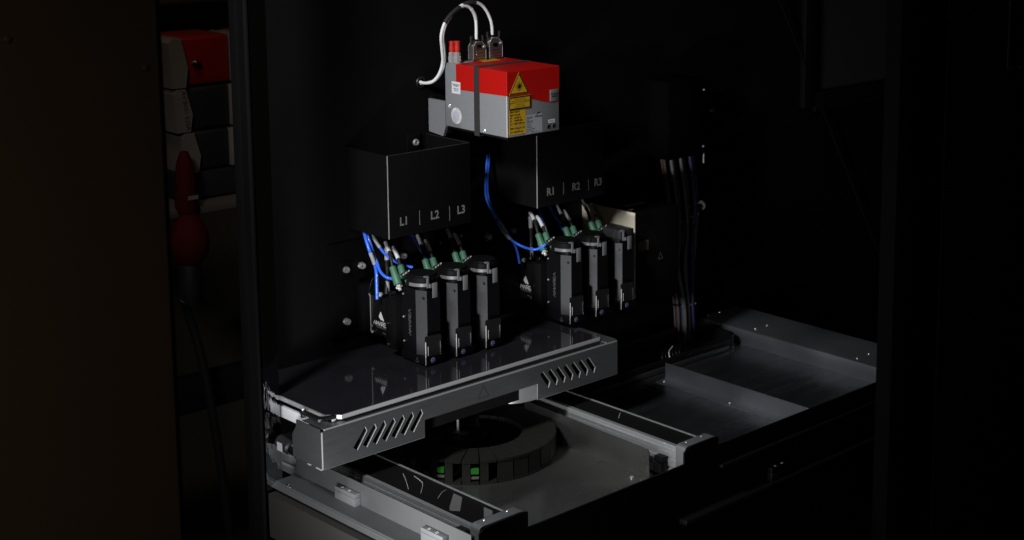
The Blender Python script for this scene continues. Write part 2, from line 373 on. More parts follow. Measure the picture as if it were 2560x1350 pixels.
for x0_, x1_, z_ in ((0.002, 0.196, -0.0652), (0.4405, 0.6338, -0.0641)): rod('bottom_hem', (x0_, 0.0011, z_), (x1_, 0.0011, z_), 0.0010, 'alu_profile', PL, 8)  # pale rods painting the highlight along the skirt's bottom edges
rod('top_hem', (0.0045, 0.0014, -0.0013), (0.6338, 0.0014, -0.0013), 0.0014, 'alu_profile', PL, 10)  # pale rod painting the highlight on the top bend
box('inner_frame', 0.012, 0.62, 0.020, 0.024, -0.063, -0.004, 'belt_black', PL)  # black sheet added behind the slots to darken their inside
outl = [(0.09, 0.270), (0.0262, 0.175), (0.0262, 0.0310), (0.0455, 0.0125), (0.6040, 0.0150), (0.6040, 0.270)]
pb = prism('plate', outl, 'z', 0.0024, 0.0094, 'plate_edge', PL)
ins = [(0.0905, 0.2690), (0.0276, 0.1745), (0.0276, 0.0318), (0.0462, 0.0141), (0.6026, 0.0166), (0.6026, 0.2690)]
prism('glass_top', ins, 'z', 0.0094, 0.0102, 'gloss_glass', pb)
box('plate_recess', 0.048, 0.602, 0.0062, 0.0118, 0.0001, 0.0011, 'belt_black', PL, 0.0003)
box('side_bar', 0.030, 0.036, 0.060, 0.172, -0.0285, -0.0095, 'label_white', PL, 0.0005)
box('under_plate', 0.060, 0.60, 0.062, 0.200, -0.0092, 0.0022, 'coat_black', PL)
strokes('engraved_triangle', [[(0, 0), (.5, 1), (1, 0), (0, 0)]], 0.05, 'front', 0.0, 0.3075, -0.0285, 0.0215, 'facet_grey', PL, 1.1)
# corner clip
t = thing('corner_clip', (0.018, 0.035, 0.001), 'black bent clip with chrome ends at the platform corner', 'clip')
bm = bmesh.new()
bm_prism(bm, [(0.0090, 0.0745), (0.0175, 0.0745), (0.0175, 0.0330), (0.0235, 0.0265), (0.0390, 0.0225), (0.0380, 0.0160), (0.0120, 0.0165), (0.0075, 0.0205)], 'z', 0.0058, 0.0098)
link('clip_arm', bm, 'black_plastic', t)
rod('clip_pin', (0.0135, 0.071, -0.001), (0.0135, 0.071, 0.0122), 0.0042, 'black_plastic', t)
screw((0.0135, 0.071, 0.0122), (0, 0, 1), 0.0032, t)
box('clip_face', 0.0090, 0.0165, 0.0152, 0.0162, 0.0052, 0.0088, 'chrome', t)
box('clip_foot', 0.0300, 0.0365, 0.0150, 0.0185, 0.0006, 0.0050, 'label_white', t, 0.0006)
rod('clip_spacer', (0.0125, 0.0640, 0.0005), (0.0125, 0.0640, 0.0056), 0.0016, 'chrome', t)
# connector under the platform
t = thing('cable_connector', (0.014, 0.125, -0.082), 'black connector with white tag and chrome collar under the platform corner', 'connector')
rod('connector_body', (0.016, 0.146, -0.060), (0.016, 0.112, -0.0655), 0.0115, 'black_plastic', t)
rod('collar', (0.016, 0.112, -0.0655), (0.016, 0.088, -0.0690), 0.0085, 'chrome', t)
box('tag', 0.0038, 0.0046, 0.121, 0.135, -0.070, -0.056, 'label_silver', t)
# handle behind the notch
bm = bmesh.new(); path = [(0.386, 0.075), (0.388, 0.060), (0.394, 0.040), (0.404, 0.026), (0.418, 0.018), (0.438, 0.014), (0.4535, 0.013), (0.4555, 0.010)]
loop = path + [(x+0.0015, y+0.002) for x, y in reversed(path)]
bm_prism(bm, loop, 'z', -0.0690, -0.0385)
tag(link('grip_handle', bm, 'alu_profile', None, 40), 'curved sheet metal grip under the notch of the platform front', 'handle')

# ---------------------------------------------------------------- base: ledge, rails, trays
t = thing('base_ledge', (0.03, -0.09, -0.14), 'grey steel ledge running along the left of the base', 'ledge')
prism('ledge_sheet', [(0.0115, -0.1304), (0.0500, -0.1304), (0.0500, -0.0937), (0.0515, -0.0937), (0.0515, -0.1320), (0.0085, -0.1320), (0.0030, -0.1385), (0.0022, -0.1378)], 'y', -0.300, 0.155, 'ledge_steel', t)
bm = bmesh.new(); bm_box(bm, 0.0515, 0.0770, -0.299, 0.155, -0.1320, -0.1290); link('gutter', bm, 'belt_black', t)
box('ledge_pin', 0.010, 0.0135, 0.118, 0.1225, -0.1303, -0.1265, 'chrome', t, 0.0006)
def guide_block(x0, x1, y0, y1, z0, z1, label, m='alu_block', front=False):
    t = thing('guide_block', ((x0+x1)/2, (y0+y1)/2, z0), label, 'block', 'guide blocks')
    h = (z0+z1)/2 + (z1-z0)*0.14
    box('lower_block', x0, x1, y0, y1, z0, h-0.0002, m, t, 0.0004)
    box('upper_block', x0, x1, y0+0.0002, y1-0.0002, h+0.0002, z1, m, t, 0.0004)
    for k in (0.26, 0.62):
        if front: screw((x0+(x1-x0)*k, (y0+y1)/2, z1-0.0012), (0, 0, 1), 0.0030, t, h=0.0016)
        else: screw(((x0+x1)/2, y1+(y0-y1)*k, z1-0.0012), (0, 0, 1), 0.0030, t, h=0.0016)
    return t
guide_block(0.0385, 0.0494, -0.0255, 0.0280, -0.1304, -0.1100, 'aluminium block with two screws on the ledge below the platform')
guide_block(0.0385, 0.0494, -0.2480, -0.1950, -0.1304, -0.1100, 'aluminium block with two screws at the front end of the ledge')

def linear_rail(x0, x1, label):
    t = thing('linear_rail', ((x0+x1)/2, -0.1, -0.16), label, 'rail', 'linear rails')
    zt = -0.100
    left = [(x0, zt), (x0+0.0075, zt), (x0+0.0075, zt-0.006), (x0+0.012, zt-0.006), (x0+0.012, -0.158), (x0, -0.158), (x0, -0.147), (x0+0.004, -0.1445), (x0+0.004, -0.1415), (x0, -0.139),
            (x0, -0.1265), (x0+0.003, -0.1255), (x0+0.003, -0.1235), (x0, -0.1225), (x0, zt-0.0155), (x0+0.0018, zt-0.0150), (x0+0.0018, zt-0.0140), (x0, zt-0.0135), (x0, zt-0.0085), (x0+0.0012, zt-0.0080), (x0+0.0012, zt-0.0070), (x0, zt-0.0065)]
    prism('side_profile', left, 'y', -0.2632, 0.26, 'alu_profile', t)
    right = [(x1, zt), (x1-0.0032, zt), (x1-0.0032, zt-0.006), (x1-0.012, zt-0.006), (x1-0.012, -0.158), (x1, -0.158)]
    prism('side_profile', right, 'y', -0.2632, 0.26, 'alu_profile', t)
    box('belt', x0+0.0077, x1-0.0034, -0.2630, 0.26, -0.1055, -0.1012, 'belt_black', t)
    # rounded end cap
    a, b, r = x0-0.0015, x1+0.013, 0.010
    cap = [(a, -0.160), (a, -0.0985-0.0035)]
    cap += [(a + r*(1-math.cos(k*math.pi/12))*0.9, -0.102 + 0.0065*math.sin(k*math.pi/12)) for k in range(1, 7)]
    cap += [(b-0.006, -0.0955), (b, -0.0965), (b, -0.160)]
    c = prism('end_cap', cap, 'y', -0.2845, -0.2634, 'alu_block', t, smooth=25)
    for k in (0.29, 0.92):
        screw((x0+(x1-x0)*k, -0.2695, -0.0966), (0, 0, 1), 0.0018, c, h=0.0020)
    return t
linear_rail(0.0790, 0.1495, 'aluminium belt rail nearest the left ledge with grooved side')
linear_rail(0.5175, 0.5775, 'aluminium belt rail between the two tray wells with grooved side')
t = thing('locking_knob', (0.072, -0.25, -0.12), 'small black knob with chrome screw on the left rail', 'knob')
box('knob_body', 0.0640, 0.0784, -0.2640, -0.2420, -0.1215, -0.1035, 'black_plastic', t, 0.003, 3)
box('knob_arm', 0.0700, 0.0784, -0.2740, -0.2640, -0.1195, -0.1120, 'black_plastic', t, 0.001)
screw((0.0642, -0.2530, -0.1125), (-1, 0, 0), 0.0030, t, h=0.0014)
tag(prism('blue_film', [(0.0655, -0.1500), (0.0785, -0.1500), (0.0785, -0.1245), (0.0655, -0.1270)], 'y', -0.2630, -0.2325, 'sticker_blue'), 'scrap of blue film below the black knob on the left rail', 'film')

# middle well
t = thing('centre_well', (0.33, -0.02, -0.17), 'dull steel tray well between the two rails', 'tray')
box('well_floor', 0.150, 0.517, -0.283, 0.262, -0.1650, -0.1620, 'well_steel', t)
prism('side_sheet', [(-0.2222, -0.1619), (0.10, -0.1619), (0.10, -0.1040), (-0.2175, -0.1110), (-0.2215, -0.1130)], 'x', 0.4945, 0.4958, 'well_steel', t)
screw((0.4760, -0.1990, -0.1620), (0, 0, 1), 0.0034, t)
for k, (x0, z0, z1) in enumerate(((0.501, -0.150, -0.133), (0.503, -0.131, -0.1215))):
    box('stop_block', x0, 0.5165, -0.2440, -0.2250, z0, z1, 'coat_black', t, 0.0006)
# drag chain coiled on the well floor
t = thing('drag_chain', (0.355, 0.07, -0.162), 'black drag chain coiled in the centre well with green inserts', 'drag chain')
cx, cy = 0.362, 0.072; nl = 19
for k in range(nl):
    a0 = math.radians(170 + k*12.6); a1 = math.radians(170 + (k+1)*12.6 - 0.9)
    ro, ri = 0.138, 0.079; wf = 0.5 if k < 6 else 0.97
    am = (a0+a1)/2
    pts = [(cx+ro*math.cos(a), cy+ro*math.sin(a)) for a in (a0, (a0*2+a1)/3, (a0+a1*2)/3, a1)] + [(cx+ri*math.cos(a), cy+ri*math.sin(a)) for a in (a1, a0)]
    bm = bmesh.new(); bm_prism(bm, pts, 'z', -0.1245, -0.1200); bm_prism(bm, pts, 'z', -0.1616, -0.1575)
    ps = [(cx+r*math.cos(a), cy+r*math.sin(a)) for r, a in ((ro-0.001, a0), (ro-0.001, a0+(a1-a0)*wf), (ro-0.006, a0+(a1-a0)*wf), (ro-0.006, a0))]
    bm_prism(bm, ps, 'z', -0.1575, -0.1245)
    ps = [(cx+r*math.cos(a), cy+r*math.sin(a)) for r, a in ((ri+0.005, a0), (ri+0.005, a1), (ri, a1), (ri, a0))]
    bm_prism(bm, ps, 'z', -0.1575, -0.1245)
    l = link('chain_link', bm, 'chain_black', t)
    if k in (0, 2, 4):
        f = [(cx+r*math.cos(a), cy+r*math.sin(a)) for r, a in ((ro-0.002, a0+(a1-a0)*.53), (ro-0.002, a1), (ro-0.008, a1), (ro-0.008, a0+(a1-a0)*.53))]
        prism('green_insert', f, 'z', -0.1440, -0.1345, 'lens_green', l)
    if k in (0, 2, 4, 1):
        prism('wire_insert', [(cx+r*math.cos(a), cy+r*math.sin(a)) for r, a in ((ro-0.003, a0+(a1-a0)*.53), (ro-0.003, a1), (ro-0.008, a1), (ro-0.008, a0+(a1-a0)*.53))], 'z', -0.1530, -0.1490, 'wire_grey', l)
t = thing('centre_pin', (0.339, 0.096, -0.162), 'slim chrome pin on a dark hub inside the drag chain coil', 'pin')
lathe('hub', [(0, 0.040), (0.034, 0.040), (0.038, 0.036), (0.038, 0), (0, 0)], (0.345, 0.085, -0.162), (0, 0, 1), 'coat_black', t, 24)
prism('hub_plate', [(0.320, 0.124), (0.334, 0.074), (0.349, 0.078), (0.340, 0.112)], 'z', -0.1215, -0.1195, 'wire_grey', t)
rod('pin', (0.339, 0.096, -0.1195), (0.339, 0.096, -0.0830), 0.0022, 'bright_rim', t)
rod('pin_head', (0.339, 0.096, -0.0830), (0.339, 0.096, -0.0755), 0.0032, 'bright_rim', t)
# thin curls and flat strips modelling reflections in the shiny belts
for i, (p, lab) in enumerate((([(0.1290, -0.030, -0.1006), (0.1177, -0.0515, -0.0998), (0.0980, -0.086, -0.1006)], 'short pale wire curl lying on the left belt'),
        ([(0.1360, -0.050, -0.1006), (0.1307, -0.0717, -0.0998), (0.1241, -0.0877, -0.0998), (0.101, -0.1131, -0.1006)], 'long pale wire curl lying on the left belt'),
        ([(0.1370, -0.130, -0.1006), (0.1250, -0.1350, -0.0998), (0.1083, -0.1468, -0.1006)], 'pale wire bent across the left belt near its middle'),
        ([(0.5640, -0.080, -0.1006), (0.5560, -0.0865, -0.0998), (0.5452, -0.0955, -0.1006)], 'pale wire curl lying on the right belt'))):
    tag(tube('wire_strand', p, 0.0006, 'label_silver', seg=6), lab, 'wire')
for i, (q, lab) in enumerate(([[(0.1370, -0.1490), (0.1370, -0.1705), (0.1022, -0.2086), (0.0930, -0.1950), (0.1013, -0.1845)], 'wide grey strap across the left belt'],
        [[(0.1370, -0.2225), (0.1370, -0.2430), (0.1278, -0.2539), (0.1118, -0.2537)], 'wide grey strap near the front end of the left belt'])):
    tag(prism('belt_strap', q, 'z', -0.1011, -0.1005, 'wire_grey'), lab, 'strap')

# right tray
t = thing('right_tray', (0.86, -0.02, -0.153), 'dark steel tray with raised platform at right of the base', 'tray')
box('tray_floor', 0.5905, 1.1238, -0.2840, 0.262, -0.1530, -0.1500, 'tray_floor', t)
prism('divider_sheet', [(0.8255, -0.1499), (0.8530, -0.1499), (0.8530, -0.1165), (0.8515, -0.1165), (0.8515, -0.1484), (0.8255, -0.1484)], 'y', -0.2840, 0.0890, 'tray_steel', t)
for y in (0.0760, -0.0985): screw((0.8350, y, -0.1484), (0, 0, 1), 0.0022, t)
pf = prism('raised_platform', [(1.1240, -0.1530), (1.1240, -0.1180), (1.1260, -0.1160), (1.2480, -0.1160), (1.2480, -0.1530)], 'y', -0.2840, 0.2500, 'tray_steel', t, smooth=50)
for x, y in ((1.1445, .2450), (1.1825, .2445), (1.1440, .1068), (1.1795, .1050), (1.1390, -.1685), (1.1780, -.1680)): screw((x, y, -0.1160), (0, 0, 1), 0.0022, pf)
t = thing('chain_channel', (0.90, 0.17, -0.15), 'dark guide channel running behind the right tray', 'channel')
box('front_wall', 0.640, 1.085, 0.1230, 0.1300, -0.1495, -0.1270, 'coat_black', t, 0.001)
box('front_rib', 0.640, 1.075, 0.1180, 0.1228, -0.1495, -0.1390, 'facet_grey', t, 0.001)
box('rear_wall', 0.640, 1.110, 0.2320, 0.2420, -0.1495, -0.1160, 'facet_grey', t, 0.001)
bm = bmesh.new(); bm_prism(bm, [(1.0855 + 0.0235*math.sin(a), 0.1465 - 0.0235*math.cos(a)) for a in (0, .4, .8, 1.2, 1.57)] + [(1.109, 0.20), (1.102, 0.20), (1.102, 0.1465), (1.0855, 0.130)], 'z', -0.1495, -0.1210)
link('end_bend', bm, 'coat_black', t, 40)
for k in range(6):
    x = 0.897 + k*0.010
    tube('chain_wire', [(x+0.016, 0.148, -0.114), (x+0.004, 0.146, -0.122), (x, 0.141, -0.131), (x+0.004, 0.138, -0.138)], 0.0011, 'cable_white' if k == 2 else 'cable_black', t, seg=6)

# front panel of the base
fp = [(-0.02, -0.60), (0.0760, -0.60), (0.0760, -0.104), (0.0830, -0.0993), (0.0960, -0.0972), (0.1600, -0.0966), (0.1690, -0.0985), (0.1690, -0.1243), (0.5117, -0.1233), (0.5117, -0.104),
      (0.5180, -0.0985), (0.5310, -0.0963), (0.5880, -0.0958), (0.5960, -0.0985), (0.5960, -0.1130), (1.0300, -0.1130), (1.2100, -0.1130), (1.2100, -0.60)]
t = thing('front_panel', (0.55, -0.286, -0.6), 'black front panel of the base with raised ends over the rails', 'panel')
prism('panel_sheet', fp, 'y', -0.2880, -0.2848, 'coat_black', t)
box('upper_ledge', 0.598, 1.21, -0.2960, -0.2882, -0.1540, -0.1475, 'anodised', t, 0.001)
box('lower_ledge', 0.500, 1.21, -0.3060, -0.2882, -0.2240, -0.2150, 'anodised', t, 0.001)
guide_block(0.7255, 0.7790, -0.2995, -0.2884, -0.2148, -0.1900, 'dark block with two screws on the lower ledge of the front panel', 'anodised', True)

# ---------------------------------------------------------------- laser scan head
X0, X1, YF, YB, Z0, Z1 = 0.4280, 0.5485, 0.0600, 0.2305, 0.3957, 0.5105
LH = thing('laser_scan_head', (0.488, 0.145, Z0), 'red and grey laser head with yellow warning stickers on its front', 'laser head')
bm = bmesh.new(); bm_box(bm, X0, X1, YF, YB, Z0, Z1, 0.0018, 3)
body = link('housing', bm, 'housing_grey', LH, 40)
e = 0.0006
# red cover: left side panel, top panel and the front panel with its sweeping lower edge
prism('cover_side', [(YF+0.0006, 0.4690), (0.1981, 0.4655), (0.1981, Z1-0.0012), (YF+0.0006, Z1-0.0012)], 'x', X0-e, X0, 'housing_red', LH)
fr = [(X0+0.0008, 0.4690)] + [(X0 + 0.0008 + 0.119*u, 0.4690 - 0.0006 - (0.0228*(3*u*u-2*u**3) if u < 0.82 else 0.0228*(3*.82**2-2*.82**3))) for u in [k/14 for k in range(15)]] + [(X1-0.0006, Z1-0.0012), (X0+0.0008, Z1-0.0012)]
prism('cover_front', fr, 'y', YF-e, YF, 'housing_red', LH)
box('cover_top', X0+0.0006, X1-0.0006, YF+0.0006, 0.1985, Z1, Z1+e, 'housing_red', LH)
bm = bmesh.new()                              # rounded red corner edges
bm_tube(bm, [Vector((X0+0.0011, YF+0.0011, z)) for z in (0.4690, 0.490, Z1-0.0008)], 0.0017, 12)
bm_tube(bm, [Vector((x, YF+0.0011, Z1-0.0011)) for x in (X0+0.0011, 0.49, X1-0.0011)], 0.0017, 12)
bm_tube(bm, [Vector((X0+0.0011, y, Z1-0.0011)) for y in (YF+0.0011, 0.12, 0.1981)], 0.0017, 12)
bm_tube(bm, [Vector((X1-0.0011, YF+0.0011, z)) for z in (0.447, 0.48, Z1-0.0011)], 0.0017, 12)
link('cover_edge', bm, 'housing_red', LH, 60)
rod('housing_edge', (X0+0.0010, YF+0.0010, Z0+0.001), (X0+0.0010, YF+0.0010, 0.4688), 0.0016, 'bright_rim', LH, 12)  # bright rod painting the highlight down the grey front corner
box('base_plate', X0+0.004, X1-0.002, YF+0.003, YB+0.004, Z0-0.0050, Z0, 'coat_black', LH, 0.001)
# strap
bm = bmesh.new(); s0, s1, g = 0.1335, 0.1478, 0.0011
bm_prism(bm, [(X0-g-0.0004, Z0-0.0062), (X1+g, Z0-0.0062), (X1+g, Z1+g), (X1-0.001, Z1+g+0.0006), (X0+0.001, Z1+g+0.0006), (X0-g, Z1+0.0002)], 'y', s0, s1,
         [[(X0-0.0007, Z0-0.0052), (X1+0.0001, Z0-0.0052), (X1+0.0001, Z1+0.0007), (X0-0.0007, Z1+0.0007)]])
link('strap', bm, 'strap_black', LH)
# warning stickers on the front
tri = [(0.4325, 0.4700), (0.4771, 0.4700), (0.4548, 0.5086)]
d0 = YF - e
flat('warning_triangle', tri, 'front', d0, 'sticker_yellow', LH, 0, 0.0003)
tw = flat('triangle_border', [(0.4335, 0.4706), (0.4761, 0.4706), (0.4548, 0.5074)], 'front', d0-0.0003, 'ink_black', LH, 0, 0.0002)
flat('triangle_field', [(0.4368, 0.4726), (0.4728, 0.4726), (0.4548, 0.5033)], 'front', d0-0.0005, 'sticker_yellow', LH, 0, 0.0002)
cxs, czs = 0.4548, 0.4838; rays = []
for k in range(16):
    a = k*math.pi/8; r = 0.0092 if k % 2 == 0 else 0.0066
    if k == 0: r = 0.0118
    rays.append([(math.cos(a)*0.001, math.sin(a)*0.001), (math.cos(a)*r, math.sin(a)*r)])
strokes('laser_symbol', rays, 0.0006, 'front', d0-0.0007, cxs, czs, 1.0, 'ink_black', LH)
flat('laser_spot', [(cxs+0.0031*math.cos(k*math.pi/8), czs+0.0031*math.sin(k*math.pi/8)) for k in range(16)], 'front', d0-0.0007, 'ink_black', LH, 0, 0.0003)
flat('warning_label', [(0.4318, 0.4434), (0.4814, 0.4434), (0.4814, 0.4666), (0.4318, 0.4666)], 'front', d0, 'sticker_yellow', LH, 0, 0.0003)
flat('label_border', [(0.4322, 0.4438), (0.4808, 0.4438), (0.4808, 0.4661), (0.4322, 0.4661)], 'front', d0-0.0003, 'ink_black', LH, 0, 0.0002)
flat('label_field', [(0.4346, 0.4462), (0.4784, 0.4462), (0.4784, 0.4638), (0.4346, 0.4638)], 'front', d0-0.0005, 'sticker_yellow', LH, 0, 0.0002)
for s, z, sz in (('LASER - STRAHLUNG', .4617, .0027), ('NICHT DEM STRAHL AUSSETZEN', .4581, .0027), ('BESTRAHLUNG VON AUGE ODER HAUT', .4554, .0025), ('LASER KLASSE 4', .4520, .0026), ('NACH DIN EN 60825-1', .4484, .0025)):
    text('label_text', s, sz, 'front', d0-0.0007, 0.4565, z, 'ink_brown', LH)
dg = YF
flat('data_label', [(0.4322, 0.4157), (0.4696, 0.4157), (0.4696, 0.4424), (0.4322, 0.4424)], 'front', dg, 'sticker_yellow', LH, 0, 0.0003)
flat('data_label', [(0.4320, 0.4000), (0.4694, 0.4000), (0.4694, 0.4146), (0.4320, 0.4146)], 'front', dg, 'sticker_yellow', LH, 0, 0.0003)
for l, r, z in (('P0=', '< 60 W', .4396), ('Pp=', '< 2.0 mJ', .4345), ('t=', '1-2100 ns', .4294), ('f=', '1-4000 kHz', .4243), ('λ=', '1060-1200 nm', .4191), ('P0=', '< 390µW CW', .4106), ('λ=', '630-670 nm', .4045)):
    text('label_text', l, 0.0050, 'front', dg-0.0003, 0.4340, z, 'ink_black', LH, 'LEFT', 0.0001)
    text('label_text', r, 0.0050, 'front', dg-0.0003, 0.4422, z, 'ink_black', LH, 'LEFT', 0.0001, 0.84)
flat('type_label', [(0.4700, 0.3974), (0.5077, 0.3974), (0.5077, 0.4308), (0.4700, 0.4308)], 'front', dg, 'label_silver', LH, 0, 0.0002)
text('label_text', 'RAYLASE', 0.0040, 'front', dg-0.0002, 0.4985, 0.4262, 'ink_black', LH, 'CENTER', 0.00012)
strokes('label_mark', [[(0, 0), (.35, .5), (.75, .75), (1, .45)], [(.3, .4), (.8, .6)]], 0.16, 'front', dg-0.0002, 0.4945, 0.4284, 0.0070, 'ink_black', LH)
for z, wd in ((.4268, .018), (.4247, .014), (.4222, .008), (.4197, .016), (.4176, .015), (.4142, .013), (.4115, .011), (.4088, .015), (.4058, .020), (.4027, .018), (.3999, .006)):
    text('label_text', ''.join(random.choice('aenrstio m') for _ in range(int(wd*900))), 0.0023, 'front', dg-0.0002, 0.4712, z, 'ink_black', LH, 'LEFT', 0.00003, sx=1.0)
text('label_text', 'CE  EC  Pb    Z', 0.0032, 'front', dg-0.0002, 0.4915, 0.3995, 'ink_brown', LH)
bd = box('badge', 0.5253, 0.5456, YF-0.0022, YF-e, 0.4492, 0.4702, 'badge_steel', LH, 0.0005)
text('badge_text', 'DIGITAL', 0.0046, 'front', YF-0.0022, 0.5355, 0.4622, 'ink_black', bd, 'CENTER', 0.0001)
text('badge_text', 'INSIDE', 0.0046, 'front', YF-0.0022, 0.5355, 0.4578, 'ink_black', bd, 'CENTER', 0.0001)
flat('tag', [(0.5222, 0.4108), (0.5373, 0.4108), (0.5373, 0.4170), (0.5222, 0.4170)], 'front', dg, 'label_white', LH, 0, 0.0002)
text('label_text', '8.0086531', 0.0030, 'front', dg-0.0002, 0.5297, 0.4139, 'ink_black', LH)
for x in (0.5226, 0.5348): screw((x, YF, 0.4041), (0, -1, 0), 0.0037, LH, 'dark_chrome', h=0.0010)
# left face: label, round sticker, screws
d1 = X0
lb = flat('side_label', [(-0.2103, 0.4578), (-0.1860, 0.4578), (-0.1860, 0.4792), (-0.2103, 0.4792)], 'left', X0-e, 'label_white', LH, 0, 0.0003)
for s, z, sz in (('Gewährleistungsverlust', .4742, .0022), ('bei Siegelbruch', .4718, .0021), ('Warranty void if', .4668, .0021), ('seal is broken', .4636, .0021)):
    text('label_text', s, sz, 'left', X0-e-0.0003, -0.1981, z, 'ink_black', LH, 'CENTER', 0.0001)
circ = lambda r, n=28: [(-0.1993+r*math.cos(2*math.pi*k/n), 0.4178+r*math.sin(2*math.pi*k/n)) for k in range(n)]
flat('round_sticker', circ(0.0146), 'left', d1, 'label_white', LH, 0, 0.0003)
flat('sticker_disc', circ(0.0098), 'left', d1-0.0003, 'disc_silver', LH, 0, 0.0003)
ring = 'WARRANTY SEAL  WARRANTY SEAL  '
for k, ch in enumerate(ring):
    if ch != ' ':
        a = math.pi/2 - 2*math.pi*k/len(ring)
        text('sticker_letter', ch, 0.0030, 'left', d1-0.0003, -0.1993+0.0121*math.cos(a), 0.4178+0.0121*math.sin(a), 'ink_brown', LH, rot=a-math.pi/2)
screw((X0, 0.2189, 0.4334), (-1, 0, 0), 0.0034, LH, h=0.0012); screw((X0, 0.1213, 0.4010), (-1, 0, 0), 0.0034, LH, h=0.0012)
# top: yellow aperture sticker
flat('top_sticker', [(0.484, 0.185), (0.520, 0.185), (0.520, 0.1985), (0.484, 0.1985)], 'top', Z1+e, 'sticker_yellow', LH, 0, 0.0003)
box('top_port', 0.455, 0.545, 0.2000, 0.2295, Z1, Z1+0.0012, 'housing_grey', LH)
# mounting bracket behind
t = thing('laser_bracket', (0.45, 0.26, 0.36), 'grey bracket plate joining the laser head to the wall', 'bracket')
prism('bracket_plate', [(0.2420, 0.4400), (0.2790, 0.4400), (0.2790, 0.3800), (0.2380, 0.3760), (0.2306, 0.3930), (0.2306, 0.4400)], 'x', 0.4275, 0.4335, 'housing_grey', t)
box('wall_flange', 0.4335, 0.545, 0.2790, 0.2849, 0.370, 0.445, 'coat_black', t, 0.001)
box('arm', 0.4336, 0.540, 0.2310, 0.2788, 0.3805, 0.4000, 'coat_black', t, 0.001)

# fibre connectors with red caps
for i, (x, y, lab) in enumerate(((0.4335, 0.2165, 'red capped fibre connector at the rear corner of the laser head'), (0.4400, 0.2090, 'red capped fibre connector closer to the silver plugs'))):
    t = thing('fibre_connector', (x, y, Z1), lab, 'connector', 'fibre connectors')
    lathe('nut', [(0, 0), (0.0058, 0), (0.0062, 0.001), (0.0062, 0.011), (0.0054, 0.012), (0.0056, 0.0125), (0.0056, 0.0185), (0.0050, 0.0195), (0, 0.0195)], (x, y, Z1), (0, 0, 1), 'screw_steel', t, 8, 20)
    lathe('cap', [(0.0042, 0.0195), (0.0046, 0.022), (0.0052, 0.026), (0.0048, 0.029), (0.0048, 0.036), (0.0056, 0.038), (0.0054, 0.0395), (0, 0.0398)], (x, y, Z1), (0, 0, 1), 'cap_red', t, 18)

# signal cables with silver D-plugs
PATH = {
 'white1': [(0.4137, 0.287, 0.4713), (0.4148, 0.272, 0.4699), (0.4159, 0.25, 0.4751), (0.419, 0.235, 0.4901), (0.4197, 0.225, 0.5126), (0.4108, 0.215, 0.5394), (0.4056, 0.21, 0.5602), (0.4098, 0.208, 0.5792), (0.419, 0.207, 0.5927), (0.4324, 0.207, 0.6031), (0.4459, 0.207, 0.61), (0.4594, 0.207, 0.6112), (0.471, 0.207, 0.6054), (0.479, 0.207, 0.5934), (0.4819, 0.207, 0.5773), (0.4818, 0.207, 0.5499)],
 'white2': [(0.4154, 0.287, 0.4674), (0.4242, 0.275, 0.4693), (0.4267, 0.257, 0.4761), (0.4327, 0.247, 0.4911), (0.4349, 0.24, 0.5097), (0.4268, 0.23, 0.5366), (0.4184, 0.222, 0.5581), (0.4212, 0.217, 0.5797), (0.4316, 0.214, 0.5962), (0.4454, 0.212, 0.6082), (0.4566, 0.209, 0.6141), (0.4685, 0.207, 0.617), (0.4821, 0.207, 0.6161), (0.4957, 0.207, 0.6102), (0.5065, 0.207, 0.5986), (0.5137, 0.207, 0.5858), (0.5181, 0.207, 0.571), (0.5187, 0.207, 0.5513)],
}
def signal_cable(key, xc, xl, xr, zt, sl, lab, mark=None):
    t = thing('signal_cable', (xc, 0.207, Z1), lab, 'cable', 'white signal cables')
    tube('cord', PATH[key], 0.0029, 'cable_white', t, 14)
    tube('black_sleeve', PATH[key], 0.0037, 'strap_black', t, 14, part=sl)
    if mark:
        tube('marker_sleeve', PATH[key], 0.0034, 'label_white', t, 14, part=(0.80, 0.90))
    y0, y1 = 0.200, 0.214; zb = Z1+0.0012; sh = (zt-zb)
    hood = [(xl, zb+0.003), (xl, zb+sh*0.76), (xc-0.0065, zt), (xc+0.0065, zt), (xr, zb+sh*0.76), (xr, zb+0.003)]
    h = prism('plug_hood', hood, 'y', y0, y1, 'hood_metal', t)
    bm = bmesh.new()                          # bright rims along the hood edges
    for yy in (y0, y1):
        for p, q in zip(hood, hood[1:]): bm_tube(bm, [Vector((p[0], yy, p[1])), Vector((q[0], yy, q[1]))], 0.0004, 8)
    link('hood_rim', bm, 'bright_rim', h, 60)
    for k in range(3):
        z = zb + 0.006 + k*0.0052
        rod('rib', (xl+0.006, y0-0.0002, z), (xr-0.003, y0-0.0002, z), 0.0006, 'chrome', h, 8)
    box('name_field', xl+0.007, xl+0.018, y0-0.0006, y0, zb+0.0225, zb+0.0290, 'dark_chrome', h, 0.0002)
    screw((xr-0.0045, y0, zb+sh*0.72), (0, -1, 0), 0.0026, h)
    box('flange', xl-0.001, xr+0.001, y0-0.001, y1+0.001, zb, zb+0.003, 'chrome', h, 0.0004)
    lathe('cable_clamp', [(0, 0), (0.0052, 0), (0.0052, 0.004), (0.0042, 0.005), (0, 0.005)], (xc, 0.207, zt), (0, 0, 1), 'chrome', t, 16)
    for x in (xl+0.001, xr-0.001):
        rod('screw_shaft', (x, 0.207, zb+sh*0.5), (x, 0.207, zt-0.001), 0.0014, 'chrome', t)
        rod('thumb_screw', (x, 0.207, zt-0.001), (x, 0.207, zt+0.011), 0.0030, 'black_plastic', t, 10)
signal_cable('white1', 0.4818, 0.4690, 0.4975, 0.5455, (0.49, 0.67), 'white signal cable bending into the silver plug nearest the red caps', True)
signal_cable('white2', 0.5187, 0.5065, 0.5360, 0.5505, (0.58, 0.70), 'white signal cable arching highest into the farther silver plug')
